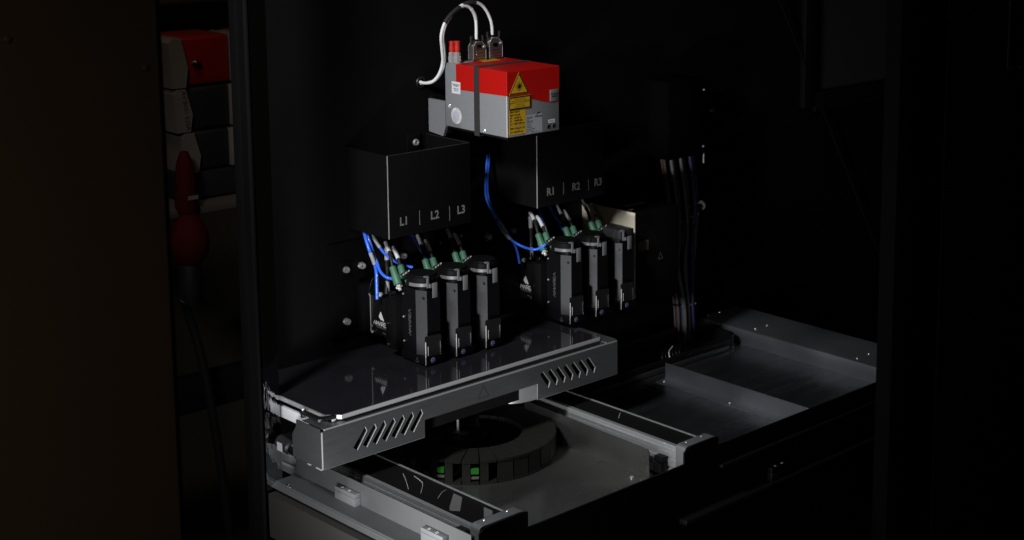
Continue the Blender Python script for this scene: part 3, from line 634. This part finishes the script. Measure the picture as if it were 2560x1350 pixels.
tag(lathe('wall_grommet', [(0.0085, 0), (0.0105, 0), (0.0108, 0.0015), (0.0095, 0.003), (0.0080, 0.0028), (0.0078, 0.0)], (0.4150, 0.2849, 0.4700), (0, -1, 0), 'cable_black', None, 20), 'black round grommet where the white cables enter the wall', 'grommet')

# ---------------------------------------------------------------- head covers with lettering
def head_cover(x0, x1, zt, zb, names, xs, divs, label, right=False):
    t = thing('head_cover', ((x0+x1)/2, 0.22, zb), label, 'cover', 'black head covers')
    y0, y1 = 0.160, 0.2848
    box('front_sheet', x0, x1, y0, y0+0.002, zb, zt, 'coat_black', t, 0.0006)
    box('side_sheet', x0, x0+0.002, y0+0.002, y1, zb, zt, 'coat_black', t)
    box('side_sheet', x1-0.002, x1, y0+0.002, y1, zb, zt, 'coat_black', t)
    rod('edge_bend', (x0+0.0006, y0+0.0006, zb), (x0+0.0006, y0+0.0006, zt), 0.0010, 'edge_grey', t, 10)
    rod('top_hem', (x0+0.0012, y0+0.0008, zt), (x1-0.0012, y0+0.0008, zt), 0.0007, 'facet_grey', t, 8)
    rod('top_hem', (x1-0.0008, y0+0.0020, zt), (x1-0.0008, y1, zt), 0.0006, 'facet_grey', t, 8)
    box('wall_tab', x0-0.0008, x0+0.020, y1-0.0016, y1, zt-0.012, zt+0.003, 'coat_black', t)
    tb = box('screw_tab', x0+0.132, x0+0.162, y1-0.003, y1, zt-0.034, zt+0.004, 'coat_black', t, 0.001)
    screw((x0+0.150, y1-0.003, zt-0.012), (0, -1, 0), 0.0062, tb, h=0.004)
    for n, x in zip(names, xs): text('lettering', n, 0.0205, 'front', y0, x, 0.2565, 'letter_grey', t, 'CENTER', 0.0005, 0.92)
    for x, z0, z1 in divs: box('divider_line', x-0.0004, x+0.0004, y0-0.0003, y0, z0, z1, 'letter_grey', t)
head_cover(0.2490, 0.4265, 0.3745, 0.2300, ('L1', 'L2', 'L3'), (0.2806, 0.3462, 0.4042), ((0.3136, 0.2445, 0.2705), (0.3785, 0.2415, 0.2672)), 'black sheet cover lettered L1 L2 L3 above the left heads')
head_cover(0.5817, 0.7530, 0.3740, 0.2300, ('R1', 'R2', 'R3'), (0.6153, 0.6788, 0.7360), ((0.6469, 0.2468, 0.2702), (0.7109, 0.2438, 0.2668)), 'black sheet cover lettered R1 R2 R3 above the right heads')

# wall bolts along the carriage line
for i, (x, z, lab) in enumerate(((0.2397, 0.1568, 'outer chrome bolt on the left bracket plate, upper row'), (0.2732, 0.1576, 'inner chrome bolt on the left bracket plate, upper row'),
        (0.2390, 0.0621, 'single chrome bolt low on the left bracket plate'), (0.3666, 0.1570, 'chrome bolt on the wall behind head L1'),
        (0.5648, 0.1569, 'chrome bolt on the wall between the two head groups'), (0.6273, 0.1577, 'chrome bolt on the wall below the R1 lettering'),
        (1.1906, 0.3318, 'lone chrome bolt on the dark wall above the right tray'))):
    t = thing('wall_bolt', (x, 0.276, z), lab, 'bolt', 'wall bolts')
    yb = 0.2790 if i < 3 else 0.2848
    lathe('washer', [(0, 0), (0.0085, 0), (0.0085, 0.0012), (0, 0.0012)], (x, yb, z), (0, -1, 0), 'dark_chrome', t, 18)
    screw((x, yb-0.0012, z), (0, -1, 0), 0.0062, t, h=0.006, name='bolt_head')
t = thing('bracket_plate', (0.24, 0.28, 0.02), 'black upright bracket plate on the wall beside head L1', 'bracket')
box('plate_sheet', 0.2080, 0.300, 0.2795, 0.2848, 0.035, 0.205, 'coat_black', t, 0.0006)
box('ear', 0.2280, 0.2500, 0.2770, 0.2794, 0.140, 0.172, 'coat_black', t, 0.001)
tag(box('carriage_beam', 0.30, 0.80, 0.2350, 0.2846, 0.035, 0.130, 'coat_black', bev=0.001), 'black carriage beam behind the print heads', 'beam')
for i, (x, z) in enumerate(((0.452, 0.166), (0.476, 0.168), (0.500, 0.171))):
    tag(screw((x, 0.2848, z), (0, -1, 0), 0.0035, None, name='wall_screw'), ['small wall screw nearest head L3', 'middle small wall screw right of head L3', 'last small wall screw right of head L3'][i], 'screw', 'small wall screws')

# ---------------------------------------------------------------- print heads
def print_head():
    x, y, zb = 0.2755, 0.0995, 0.0140
    t = thing('print_head', (x+0.025, y+0.035, zb), '', 'print head', 'print heads')
    zt = 0.0269
    box('base', x, x+0.0405, y, y+0.070, zb, zt, 'anodised', t, 0.0006)
    box('base_edge', x-0.0004, x+0.0008, y-0.0004, y+0.0008, zb+0.0004, zt-0.0004, 'bright_rim', t, 0.0002)
    fx, fy = x+0.0019, y+0.0275
    rx, ry = x+0.0110, y+0.0083
    bx, by = x+0.0385, y+0.0670
    z1 = 0.1425
    prism('body', [(fx, fy), (rx, ry), (bx, ry), (bx, by), (fx, by)], 'z', zt, z1, 'anodised', t)
    # bevelled corner facet in paler grey, painting its sheen
    n = Vector((-(fy-ry), -(rx-fx), 0)).normalized()*0.0007
    bm = bmesh.new(); P = [Vector((fx, fy, 0)), Vector((rx, ry, 0))]
    q = [(P[0].x, P[0].y), (P[1].x, P[1].y), (P[1].x+n.x, P[1].y+n.y), (P[0].x+n.x, P[0].y+n.y)]
    fc = prism('corner_plate', q, 'z', zt+0.0006, z1-0.0002, 'facet_plate', t)
    c = P[0]*0.28 + P[1]*0.72 + n
    screw((c.x, c.y, z1-0.0135), n, 0.0026, fc, 'dark_chrome', h=0.0010)
    # cap and strap
    zc = 0.1425; ccx, ccy = x+0.0238, y+0.0390
    rim = []
    for k in range(24):
        a = 2*math.pi*k/24; rim.append((ccx+0.0255*math.cos(a), ccy+0.0290*math.sin(a)))
    bm = bmesh.new(); bm_prism(bm, rim, 'z', zc+0.0065, zc+0.0215)
    bm_prism(bm, [(ccx+(u-ccx)*.9, ccy+(v-ccy)*.9) for u, v in rim], 'z', zc+0.0215, zc+0.0245)
    link('cap', bm, 'cap_black', t, 35)
    box('neck', x+0.006, x+0.039, y+0.0130, y+0.064, zc, zc+0.0066, 'black_plastic', t, 0.001)
    bm = bmesh.new()
    arcp = [(ccx+0.0262*math.cos(a), ccy-0.0005+0.0300*math.sin(a)) for a in [math.radians(d) for d in range(182, 272, 9)]]
    loop = arcp + [(ccx+(u-ccx)*1.07, ccy+(v-ccy)*1.07) for u, v in reversed(arcp)]
    bm_prism(bm, loop, 'z', zc+0.0070, zc+0.0125); link('strap', bm, 'grey_plastic', t, 40)
    # latch: clip upright, hook and tab at the front
    box('clip', x+0.0085, x+0.0125, y+0.0035, y+0.0060, zc+0.0060, zc+0.0265, 'grey_plastic', t, 0.0004)
    box('clip_hook', x+0.0050, x+0.0125, y+0.0036, y+0.0100, zc+0.0250, zc+0.0266, 'grey_plastic', t, 0.0003)
    box('latch_arm', x+0.0120, x+0.0165, y+0.0010, y+0.0040, zc+0.0060, zc+0.0125, 'grey_plastic', t, 0.0004)
    box('latch_tab', x+0.0150, x+0.0250, y-0.0030, y-0.0014, zc-0.0110, zc+0.0150, 'grey_plastic', t, 0.0004)
    # loop plate in front of the body
    lp = prism('loop_plate', [(x-0.0012, zt+0.001), (x+0.0335, zt+0.001), (x+0.0335, 0.0620), (x+0.0315, 0.0638), (x+0.0012, 0.0658), (x-0.0012, 0.0640)], 'y', y-0.0004, y+0.0008, 'black_plastic', t)
    rod('loop_post', (x-0.0006, y-0.0010, zt), (x-0.0006, y-0.0010, 0.0560), 0.0009, 'bright_rim', t, 8)
    rod('loop_post', (x+0.0045, y-0.0010, zt+0.004), (x+0.0045, y-0.0010, 0.0470), 0.0006, 'screw_steel', t, 8)
    rod('loop_post', (x+0.0310, y-0.0012, zt), (x+0.0310, y-0.0012, 0.0520), 0.0011, 'dark_chrome', t, 8)
    # sticker
    cs = [(x+0.0150+0.0046*math.cos(k*math.pi/10), 0.0205+0.0046*math.sin(k*math.pi/10)) for k in range(20)]
    st = flat('round_sticker', cs, 'front', y, 'label_silver', t, 0, 0.0002)
    flat('sticker_disc', [(x+0.0150+(u-x-0.0150)*.82, 0.0205+(v-0.0205)*.82) for u, v in cs], 'front', y-0.0002, 'sticker_blue', st, 0, 0.0002)
    flat('sticker_bar', [(x+0.0122, 0.0200), (x+0.0178, 0.0200), (x+0.0178, 0.0212), (x+0.0122, 0.0212)], 'front', y-0.0004, 'label_silver', st, 0, 0.0002)
    # side lettering reads upwards, with side screws
    strokes('lettering', AMAREA, 0.16, 'left', fx, -(y+0.0425), 0.0815, 0.0062, 'logo_grey', t, 1.3, rot=math.pi/2)
    for z in (0.1290, 0.0880, 0.0445): screw((fx, y+0.0625, z), (-1, 0, 0), 0.0017, t, h=0.0014)
    strokes('side_triangle', [[(0, 0), (.5, 1), (1, 0), (0, 0)]], 0.10, 'left', x, -(y+0.028), 0.0155, 0.0080, 'logo_grey', t)
    return t
HEADX = [0.0, 0.0660, 0.1320, 0.3323, 0.3983, 0.4643]
HN = ['L1', 'L2', 'L3', 'R1', 'R2', 'R3']
HL = ['black print head under the L1 lettering, nearest and leftmost', 'black print head under the L2 lettering, middle of the left three', 'black print head under the L3 lettering, last of the left three',
      'black print head under the R1 lettering, first of the right three', 'black print head under the R2 lettering, middle of the right three', 'black print head under the R3 lettering beside the pale side sheet']
ph = print_head(); bx_ = ph.location.copy()
for i, dx in enumerate(HEADX):
    o = ph if i == 0 else copy_tree(ph)
    o.location = (bx_.x+dx, bx_.y, bx_.z); o["label"] = HL[i]
for ch in [c for c in bpy.data.objects if c.parent and c.parent.get("label") == HL[5] and c.name.split('.')[0] in ('cap', 'strap')]:
    bpy.data.objects.remove(ch)
R3 = [o for o in bpy.data.objects if o.get("label") == HL[5]][0]
box('square_cap', 0.7398+0.004, 0.7398+0.0405, 0.1060, 0.1650, 0.1500, 0.1680, 'facet_grey', R3, 0.002)

# ---------------------------------------------------------------- control boxes with the white logo
def control_box(label):
    x = 0.2700
    t = thing('control_box', (x+0.02, 0.215, 0.042), label, 'control box', 'control boxes')
    b = box('case', x, x+0.045, 0.1970, 0.2490, 0.0415, 0.1110, 'coat_black', t, 0.0006)
    box('rear_block', x-0.012, x+0.03, 0.2500, 0.2700, 0.045, 0.130, 'anodised', t, 0.0006)
    box('front_block', x-0.006, x+0.045, 0.1690, 0.1965, 0.0300, 0.1180, 'coat_black', t, 0.0006)
    rod('edge_trim', (x-0.0003, 0.2490, 0.0430), (x-0.0003, 0.2490, 0.1110), 0.0007, 'screw_steel', t, 8)
    f = x-0.0001
    dia = [(-0.2250, 0.0765), (-0.2188, 0.0858), (-0.2102, 0.0712), (-0.2118, 0.0690), (-0.2140, 0.0718), (-0.2150, 0.0698), (-0.2168, 0.0722), (-0.2190, 0.0700)]
    flat('logo_mark', dia, 'left', f, 'logo_white', t, 0, 0.0003)
    strokes('logo_name', AMAREA, 0.17, 'left', f, -0.2190, 0.0598, 0.0070, 'logo_white', t, 1.06)
    text('logo_text', 'TECHNOLOGY', 0.0046, 'left', f, -0.2180, 0.0566, 'letter_grey', t)
    flat('small_label', [(-0.2040, 0.0430), (-0.1985, 0.0430), (-0.1985, 0.0480), (-0.2040, 0.0480)], 'left', f, 'letter_grey', t, 0, 0.0002)
    flat('small_line', [(-0.2142, 0.0486), (-0.2050, 0.0477), (-0.2050, 0.0470), (-0.2142, 0.0480)], 'left', f, 'letter_grey', t, 0, 0.0002)
    for z in (0.0730, 0.0335): screw((x-0.006, 0.1900, z), (-1, 0, 0), 0.0030, t, 'dark_chrome', h=0.0016)
    screw((x, 0.2455, 0.0545), (-1, 0, 0), 0.0010, t); screw((x, 0.2440, 0.0440), (-1, 0, 0), 0.0022, t)
    lathe('hose_collar', [(0, 0), (0.0060, 0), (0.0060, 0.003), (0.0040, 0.0055), (0, 0.0055)], (x-0.0005+0.007, 0.2300, 0.111), (0, 0, 1), 'label_silver', t, 16)
    box('white_lever', x+0.012, x+0.0165, 0.214, 0.221, 0.1170, 0.1390, 'label_silver', t, 0.0012)
    lathe('gland', [(0, 0), (0.0068, 0), (0.0068, 0.010), (0.0050, 0.013), (0, 0.013)], (x+0.0150, 0.2040, 0.111), (0, 0, 1), 'dark_chrome', t, 6, 20)
    tube('wire_bail', [(x-0.001, 0.2500, 0.108), (x-0.001, 0.2490, 0.122), (x+0.001, 0.2430, 0.140), (x+0.003, 0.2370, 0.146)], 0.0006, 'chrome', t, 6)
    rod('bail_pivot', (x-0.003, 0.2500, 0.1120), (x+0.004, 0.2500, 0.1120), 0.0020, 'chrome', t, 10)
    return t
cb = control_box('black control box with white logo behind head L1')
cc = copy_tree(cb); cc.location.x += 0.3323; cc["label"] = 'black control box with white logo behind head R1'

# ---------------------------------------------------------------- sensor cables with green connectors
PA = {'cab_a': [(0.2976, 0.26, 0.2246), (0.2931, 0.24, 0.2129), (0.2876, 0.22, 0.2009), (0.2795, 0.2, 0.1882), (0.2731, 0.185, 0.1708)],
 'con_a': [(0.2723, 0.185, 0.173), (0.2704, 0.176, 0.1588), (0.2703, 0.166, 0.1451)],
 'cab_b': [(0.3101, 0.26, 0.2151), (0.3, 0.23, 0.2048), (0.2946, 0.21, 0.1964), (0.2881, 0.19, 0.1848), (0.2834, 0.176, 0.1726)],
 'con_b': [(0.2826, 0.176, 0.1749), (0.2807, 0.168, 0.1654), (0.2794, 0.162, 0.1569)],
 'cab_c': [(0.2985, 0.25, 0.2116), (0.2935, 0.232, 0.194), (0.2903, 0.226, 0.174), (0.2875, 0.222, 0.1464), (0.2799, 0.215, 0.1167)]}
def sensor_cable(a, c, kind):
    p = PA[c]
    t = thing('sensor_cable', p[-1], '', 'cable', 'sensor cables')
    tube('cord', PA[a], 0.0030, 'cable_black', t, 10)
    lb = tube('marker_sleeve', PA[a], 0.0037, 'label_white', t, 10, n=10, part=(0.46, 0.78) if kind == 'b' else (0.40, 0.66))
    g = [Vector(v) for v in p]
    L = (g[2]-g[0]).length; d = g[2]-g[0]
    if kind == 'a':
        lathe('green_plug', [(0, 0), (0.0052, 0), (0.0058, 0.001), (0.0060, L*0.42), (0.0072, L*0.55), (0.0072, L*0.97), (0.0055, L), (0, L)], g[0], d, 'connector_green', t, 14, 40)
        n = d.normalized(); e_ = g[2] + n*0.0005
        lathe('chrome_nut', [(0, 0), (0.0042, 0), (0.0046, 0.004), (0.0030, 0.006), (0.0030, 0.0100), (0, 0.0105)], e_, d, 'bright_rim', t, 8, 20)
        rod('cross_pin', e_+n*0.0035-Vector((0.0062, 0, 0.001)), e_+n*0.0035+Vector((0.0062, 0, 0.001)), 0.0020, 'bright_rim', t, 10)
    else:
        lathe('green_plug', [(0, 0), (0.0050, 0), (0.0057, 0.001), (0.0060, L*0.98), (0.0048, L), (0, L)], g[0], d, 'connector_green', t, 14, 40)
        n = d.normalized(); e_ = g[2]
        bm = bmesh.new(); ax = Vector((0.80, -0.25, 0.45)).normalized()
        bm_lathe(bm, [(0.0045, -0.0085), (0.0060, -0.0075), (0.0060, -0.0020), (0.0052, -0.0015), (0.0052, 0.0005), (0.0060, 0.001), (0.0060, 0.0060), (0.0046, 0.0080), (0.0, 0.0080)], e_ - n*0.002 + Vector((0.002, -0.004, 0.004)), ax, 12)
        cr_ = link('clamp_ring', bm, 'black_plastic', t, 30)
        cpt = e_ - n*0.002 + Vector((0.002, -0.004, 0.004))
        for q_ in (-0.006, -0.001, 0.005): rod('tooth', cpt + ax*q_ + Vector((-0.003, -0.0042, 0.0035)), cpt + ax*q_ + Vector((-0.0005, -0.0040, 0.0058)), 0.0010, 'bright_rim', cr_, 8)
        lathe('plug_end', [(0, 0), (0.0052, 0), (0.0056, 0.004), (0.0040, 0.008), (0, 0.009)], e_ + Vector((0.003, -0.004, -0.002)), (0.3, -0.4, -0.6), 'connector_green', t, 12)
    return t
SL = {'a': 'black sensor cable with green plug, the left one behind head %s', 'b': 'black sensor cable with green plug and clamp ring, the right one behind head %s'}
for kind, a, c in (('a', 'cab_a', 'con_a'), ('b', 'cab_b', 'con_b')):
    base = sensor_cable(a, c, kind); bl = base.location.copy()
    for i, dx in enumerate(HEADX):
        o = base if i == 0 else copy_tree(base)
        o.location = (bl.x+dx+(0.0 if i % 3 == 0 else 0.003), bl.y, bl.z); o["label"] = SL[kind] % HN[i]
cbase = thing('supply_cable', (0.2799, 0.215, 0.1167), 'black cable with pale marker dropping into the L1 control box', 'cable', 'supply cables')
tube('cord', PA['cab_c'], 0.0036, 'cable_black', cbase, 10); tube('marker_sleeve', PA['cab_c'], 0.0041, 'label_silver', cbase, 10, n=10, part=(0.26, 0.50))
c2_ = copy_tree(cbase); c2_.location.x += 0.3323; c2_["label"] = 'black cable with pale marker dropping into the R1 control box'

# ---------------------------------------------------------------- blue hoses
HOSE = {
 'a': [(0.2604, 0.25, 0.2327), (0.2529, 0.235, 0.2224), (0.2496, 0.225, 0.2119), (0.2487, 0.215, 0.1968), (0.2536, 0.212, 0.18), (0.258, 0.212, 0.1613), (0.2582, 0.212, 0.1398), (0.2583, 0.212, 0.1127)],
 'b': [(0.2646, 0.25, 0.232), (0.2578, 0.235, 0.2215), (0.257, 0.225, 0.2077), (0.2581, 0.218, 0.1888), (0.2587, 0.210, 0.1783), (0.2604, 0.205, 0.1647), (0.2651, 0.198, 0.1551), (0.2703, 0.19, 0.1517), (0.2742, 0.178, 0.1526), (0.2762, 0.168, 0.1563)],
 'c': [(0.2736, 0.25, 0.2268), (0.2694, 0.235, 0.218), (0.2755, 0.23, 0.2035), (0.2841, 0.225, 0.1884), (0.2929, 0.22, 0.1783), (0.2999, 0.21, 0.1709), (0.3077, 0.2, 0.1655), (0.3191, 0.19, 0.1624)],
 'd': [(0.3564, 0.25, 0.2124), (0.3529, 0.235, 0.2047), (0.3556, 0.225, 0.1913), (0.3583, 0.215, 0.178), (0.3584, 0.205, 0.171), (0.3566, 0.19, 0.1683)],
 'e': [(0.5636, 0.28, 0.3185), (0.5444, 0.262, 0.2817), (0.5331, 0.25, 0.2546), (0.5335, 0.245, 0.2362), (0.5374, 0.235, 0.2158), (0.5423, 0.225, 0.196), (0.5491, 0.215, 0.1774), (0.5628, 0.205, 0.1614), (0.5743, 0.19, 0.152), (0.5902, 0.18, 0.1463), (0.5969, 0.165, 0.1524), (0.6015, 0.16, 0.1587)],
 'f': [(0.5684, 0.28, 0.3179), (0.5482, 0.262, 0.2811), (0.5379, 0.25, 0.2539), (0.5392, 0.245, 0.2315), (0.5431, 0.235, 0.2118), (0.5499, 0.225, 0.1932), (0.5587, 0.215, 0.1719), (0.5705, 0.212, 0.1533), (0.5772, 0.212, 0.1366), (0.5818, 0.212, 0.1155)],
 'g': [(0.6568, 0.25, 0.2133), (0.6497, 0.235, 0.2043), (0.6489, 0.225, 0.1896), (0.6481, 0.215, 0.1718), (0.6452, 0.205, 0.1583), (0.644, 0.19, 0.1534)],
 'h': [(0.6875, 0.25, 0.2124), (0.6858, 0.24, 0.2023), (0.6837, 0.225, 0.1877), (0.687, 0.215, 0.173), (0.6817, 0.2, 0.1654)]}
def hose(k, label, mark=None, tie=None, r=0.0026):
    t = thing('air_hose', HOSE[k][-1], label, 'hose', 'blue air hoses')
    tube('hose', HOSE[k], r, 'hose_blue', t, 12)
    if mark: tube('marker_sleeve', HOSE[k], r+0.0006, 'label_silver', t, 12, n=10, part=mark)
    if tie: tube('cable_tie', HOSE[k], r+0.0009, 'cable_black', t, 12, n=16, part=tie)
hose('a', 'blue hose dropping straight into the L1 control box', (0.44, 0.60), None, 0.0031)
hose('b', 'blue hose curving right into the green plug of head L1', None, (0.29, 0.325))
hose('c', 'blue hose passing behind head L1 towards head L2', (0.10, 0.34))
hose('d', 'short blue hose behind head L2')
hose('e', 'long blue hose swinging down from the laser to head R1', (0.50, 0.60), (0.42, 0.435), 0.0024)
hose('f', 'long blue hose hanging down into the R1 control box', (0.52, 0.64), None, 0.0024)
hose('g', 'short blue hose left of the R2 cables', (0.5, 0.85))
hose('h', 'short blue hose between the R2 sensor cables')

# ---------------------------------------------------------------- right of the heads: side sheet, drive box, cable bundle
t = thing('drive_box', (0.86, 0.2, 0.0), 'black drive box with pale left side sheet beside head R3', 'drive box')
sh = prism('side_plate', [(0.1328, 0.002), (0.284, 0.002), (0.284, 0.1870), (0.1328, 0.1877)], 'x', 0.8085, 0.8105, 'side_sheet', t)
box('case', 0.8108, 0.935, 0.1340, 0.2840, 0.002, 0.1850, 'wall_black', t, 0.001)
tl = prism('top_label', [(0.8420, 0.1900), (0.8420, 0.2040), (0.9000, 0.2040), (0.9000, 0.1900)], 'z', 0.1852, 0.1856, 'label_white', t)
box('top_plate', 0.838, 0.930, 0.2045, 0.2500, 0.1851, 0.1860, 'facet_grey', t)
prism('top_label', [(0.8260, 0.166), (0.8400, 0.166), (0.8400, 0.172), (0.8260, 0.172)], 'z', 0.1852, 0.1856, 'label_white', t)
for x, y in ((0.828, 0.200), (0.880, 0.262), (0.925, 0.215), (0.818, 0.150)): screw((x, y, 0.1850), (0, 0, 1), 0.0016, t)
flat('front_sticker', [(0.8200, 0.108), (0.8480, 0.108), (0.8480, 0.128), (0.8200, 0.128)], 'front', 0.1340, 'case_beige', t, 0, 0.0003)
strokes('front_triangle', [[(0, 0), (.5, 1), (1, 0), (0, 0)]], 0.10, 'front', 0.1340, 0.8750, 0.0830, 0.0130, 'wire_grey', t)
t = thing('cable_bundle', (1.05, 0.24, -0.12), 'tied bundle of coloured cables hanging behind the right tray', 'cable bundle')
cols = ['wire_red', 'wire_pale', 'wire_blue', 'wire_blue', 'wire_cream', 'wire_green', 'wire_cream', 'wire_pale', 'wire_pale', 'wire_green', 'wire_pale', 'wire_grey', 'wire_blue', 'wire_cream', 'wire_pale', 'wire_green', 'wire_pale', 'wire_blue', 'wire_grey', 'wire_cream', 'wire_pale']
for k, cn in enumerate(cols):
    u = (k % 10)/9 + 0.05*(k // 10); yo = 0.232 + 0.008*math.sin(k*2.1) - 0.006*(k // 10)
    w1, w2, w3, w4 = 0.985+0.085*u, 1.004+0.082*u, 1.006+0.072*u, 1.030+0.045*u
    tube('cable', [(w1-0.004, yo, 0.275), (w1, yo, 0.25), (w2, yo, 0.15), ((w2+w3)/2+0.006*math.sin(k), yo, 0.085), (w3, yo, 0.028), (w4, yo, -0.060), (w4+0.01, yo+0.004, -0.147)], 0.0038 + 0.0018*(k % 3 == 1), cn, t, 8)
for z, a, b, dz in ((0.212, 0.988, 1.080, 0.004), (0.146, 1.004, 1.092, 0.0), (0.118, 1.018, 1.094, 0.012), (0.028, 1.004, 1.083, -0.006), (-0.064, 1.028, 1.086, -0.005)):
    tube('cable_tie', [(a-0.004, 0.236, z), (a, 0.222, z), ((a+b)/2, 0.218, z+dz*0.4), (b, 0.222, z+dz), (b+0.004, 0.236, z+dz)], 0.0018, 'black_plastic', t, 8)
    for q in (0.12, 0.55, 0.8): lathe('tie_head', [(0, 0.0020), (0.0016, 0.0014), (0.0020, 0)], (a+(b-a)*q, 0.2175, z+dz*q), (-0.3, -1, 0.3), 'bright_rim', t, 8)  # bright beads painting glints along each tie
t = thing('cable_duct', (1.03, 0.25, 0.25), 'black cable duct box on the wall above the cable bundle', 'duct')
box('duct_body', 0.975, 1.085, 0.205, 0.2846, 0.2580, 0.420, 'dead_black', t, 0.002)
rod('duct_rod', (1.092, 0.214, 0.236), (1.092, 0.214, 0.262), 0.0016, 'screw_steel', t, 8)
for z in (0.395, 0.275): screw((1.080, 0.205, z), (0, -1, 0), 0.0022, t)
tag(tube('loose_end', [(1.074, 0.226, 0.148), (1.094, 0.222, 0.150), (1.106, 0.224, 0.140), (1.103, 0.228, 0.133)], 0.0040, 'cable_white', None, 8), 'short white cable end hooking out of the bundle', 'cable end')

# ---------------------------------------------------------------- dark right side: frame, column, door
t = thing('window_frame', (1.66, 0.28, 0.26), 'dark grey framed panel high on the back wall at right', 'frame')
box('pane_sheet', 1.548, 2.09, 0.2790, 0.2848, 0.335, 0.98, 'facet_grey', t)
box('frame_stile', 1.492, 1.534, 0.2700, 0.2848, 0.300, 0.98, 'anodised', t, 0.001)
box('frame_rail', 1.5345, 2.09, 0.2700, 0.2848, 0.288, 0.332, 'anodised', t, 0.001)
rod('bead', (1.5375, 0.2770, 0.338), (1.5375, 0.2770, 0.98), 0.0018, 'wire_grey', t, 8)
tag(rod('stay_rod', (1.36, 0.272, 0.62), (1.83, 0.272, -0.15), 0.0020, 'wall_black', None, 8), 'thin dark rod slanting across the back wall at right', 'rod')
t = thing('door_column', (1.09, -0.33, -0.9), 'black upright column at the right of the opening', 'column')
box('column_body', 1.0105, 1.160, -0.345, -0.310, -0.9, 1.3, 'dead_black', t, 0.002)
rod('column_edge', (1.162, -0.342, -0.9), (1.162, -0.342, 1.3), 0.0060, 'coat_black', t, 14)
t = thing('cabinet_door', (1.7, -0.34, -0.9), 'black cabinet door with thin framed window at far right', 'door')
box('door_sheet', 1.170, 2.13, -0.345, -0.325, -0.9, 1.3, 'dead_black', t, 0.002)
box('window_trim', 1.366, 1.370, -0.3475, -0.3452, 0.470, 1.0, 'wire_cream', t)
box('window_trim', 1.366, 1.386, -0.3475, -0.3452, 0.4655, 0.4698, 'wire_cream', t)
box('window_trim', 1.410, 1.60, -0.3475, -0.3452, 0.4655, 0.4698, 'wire_cream', t)

for o in bpy.data.objects:                     # tidy: children never carry a category
    if o.parent and "category" in o: del o["category"]
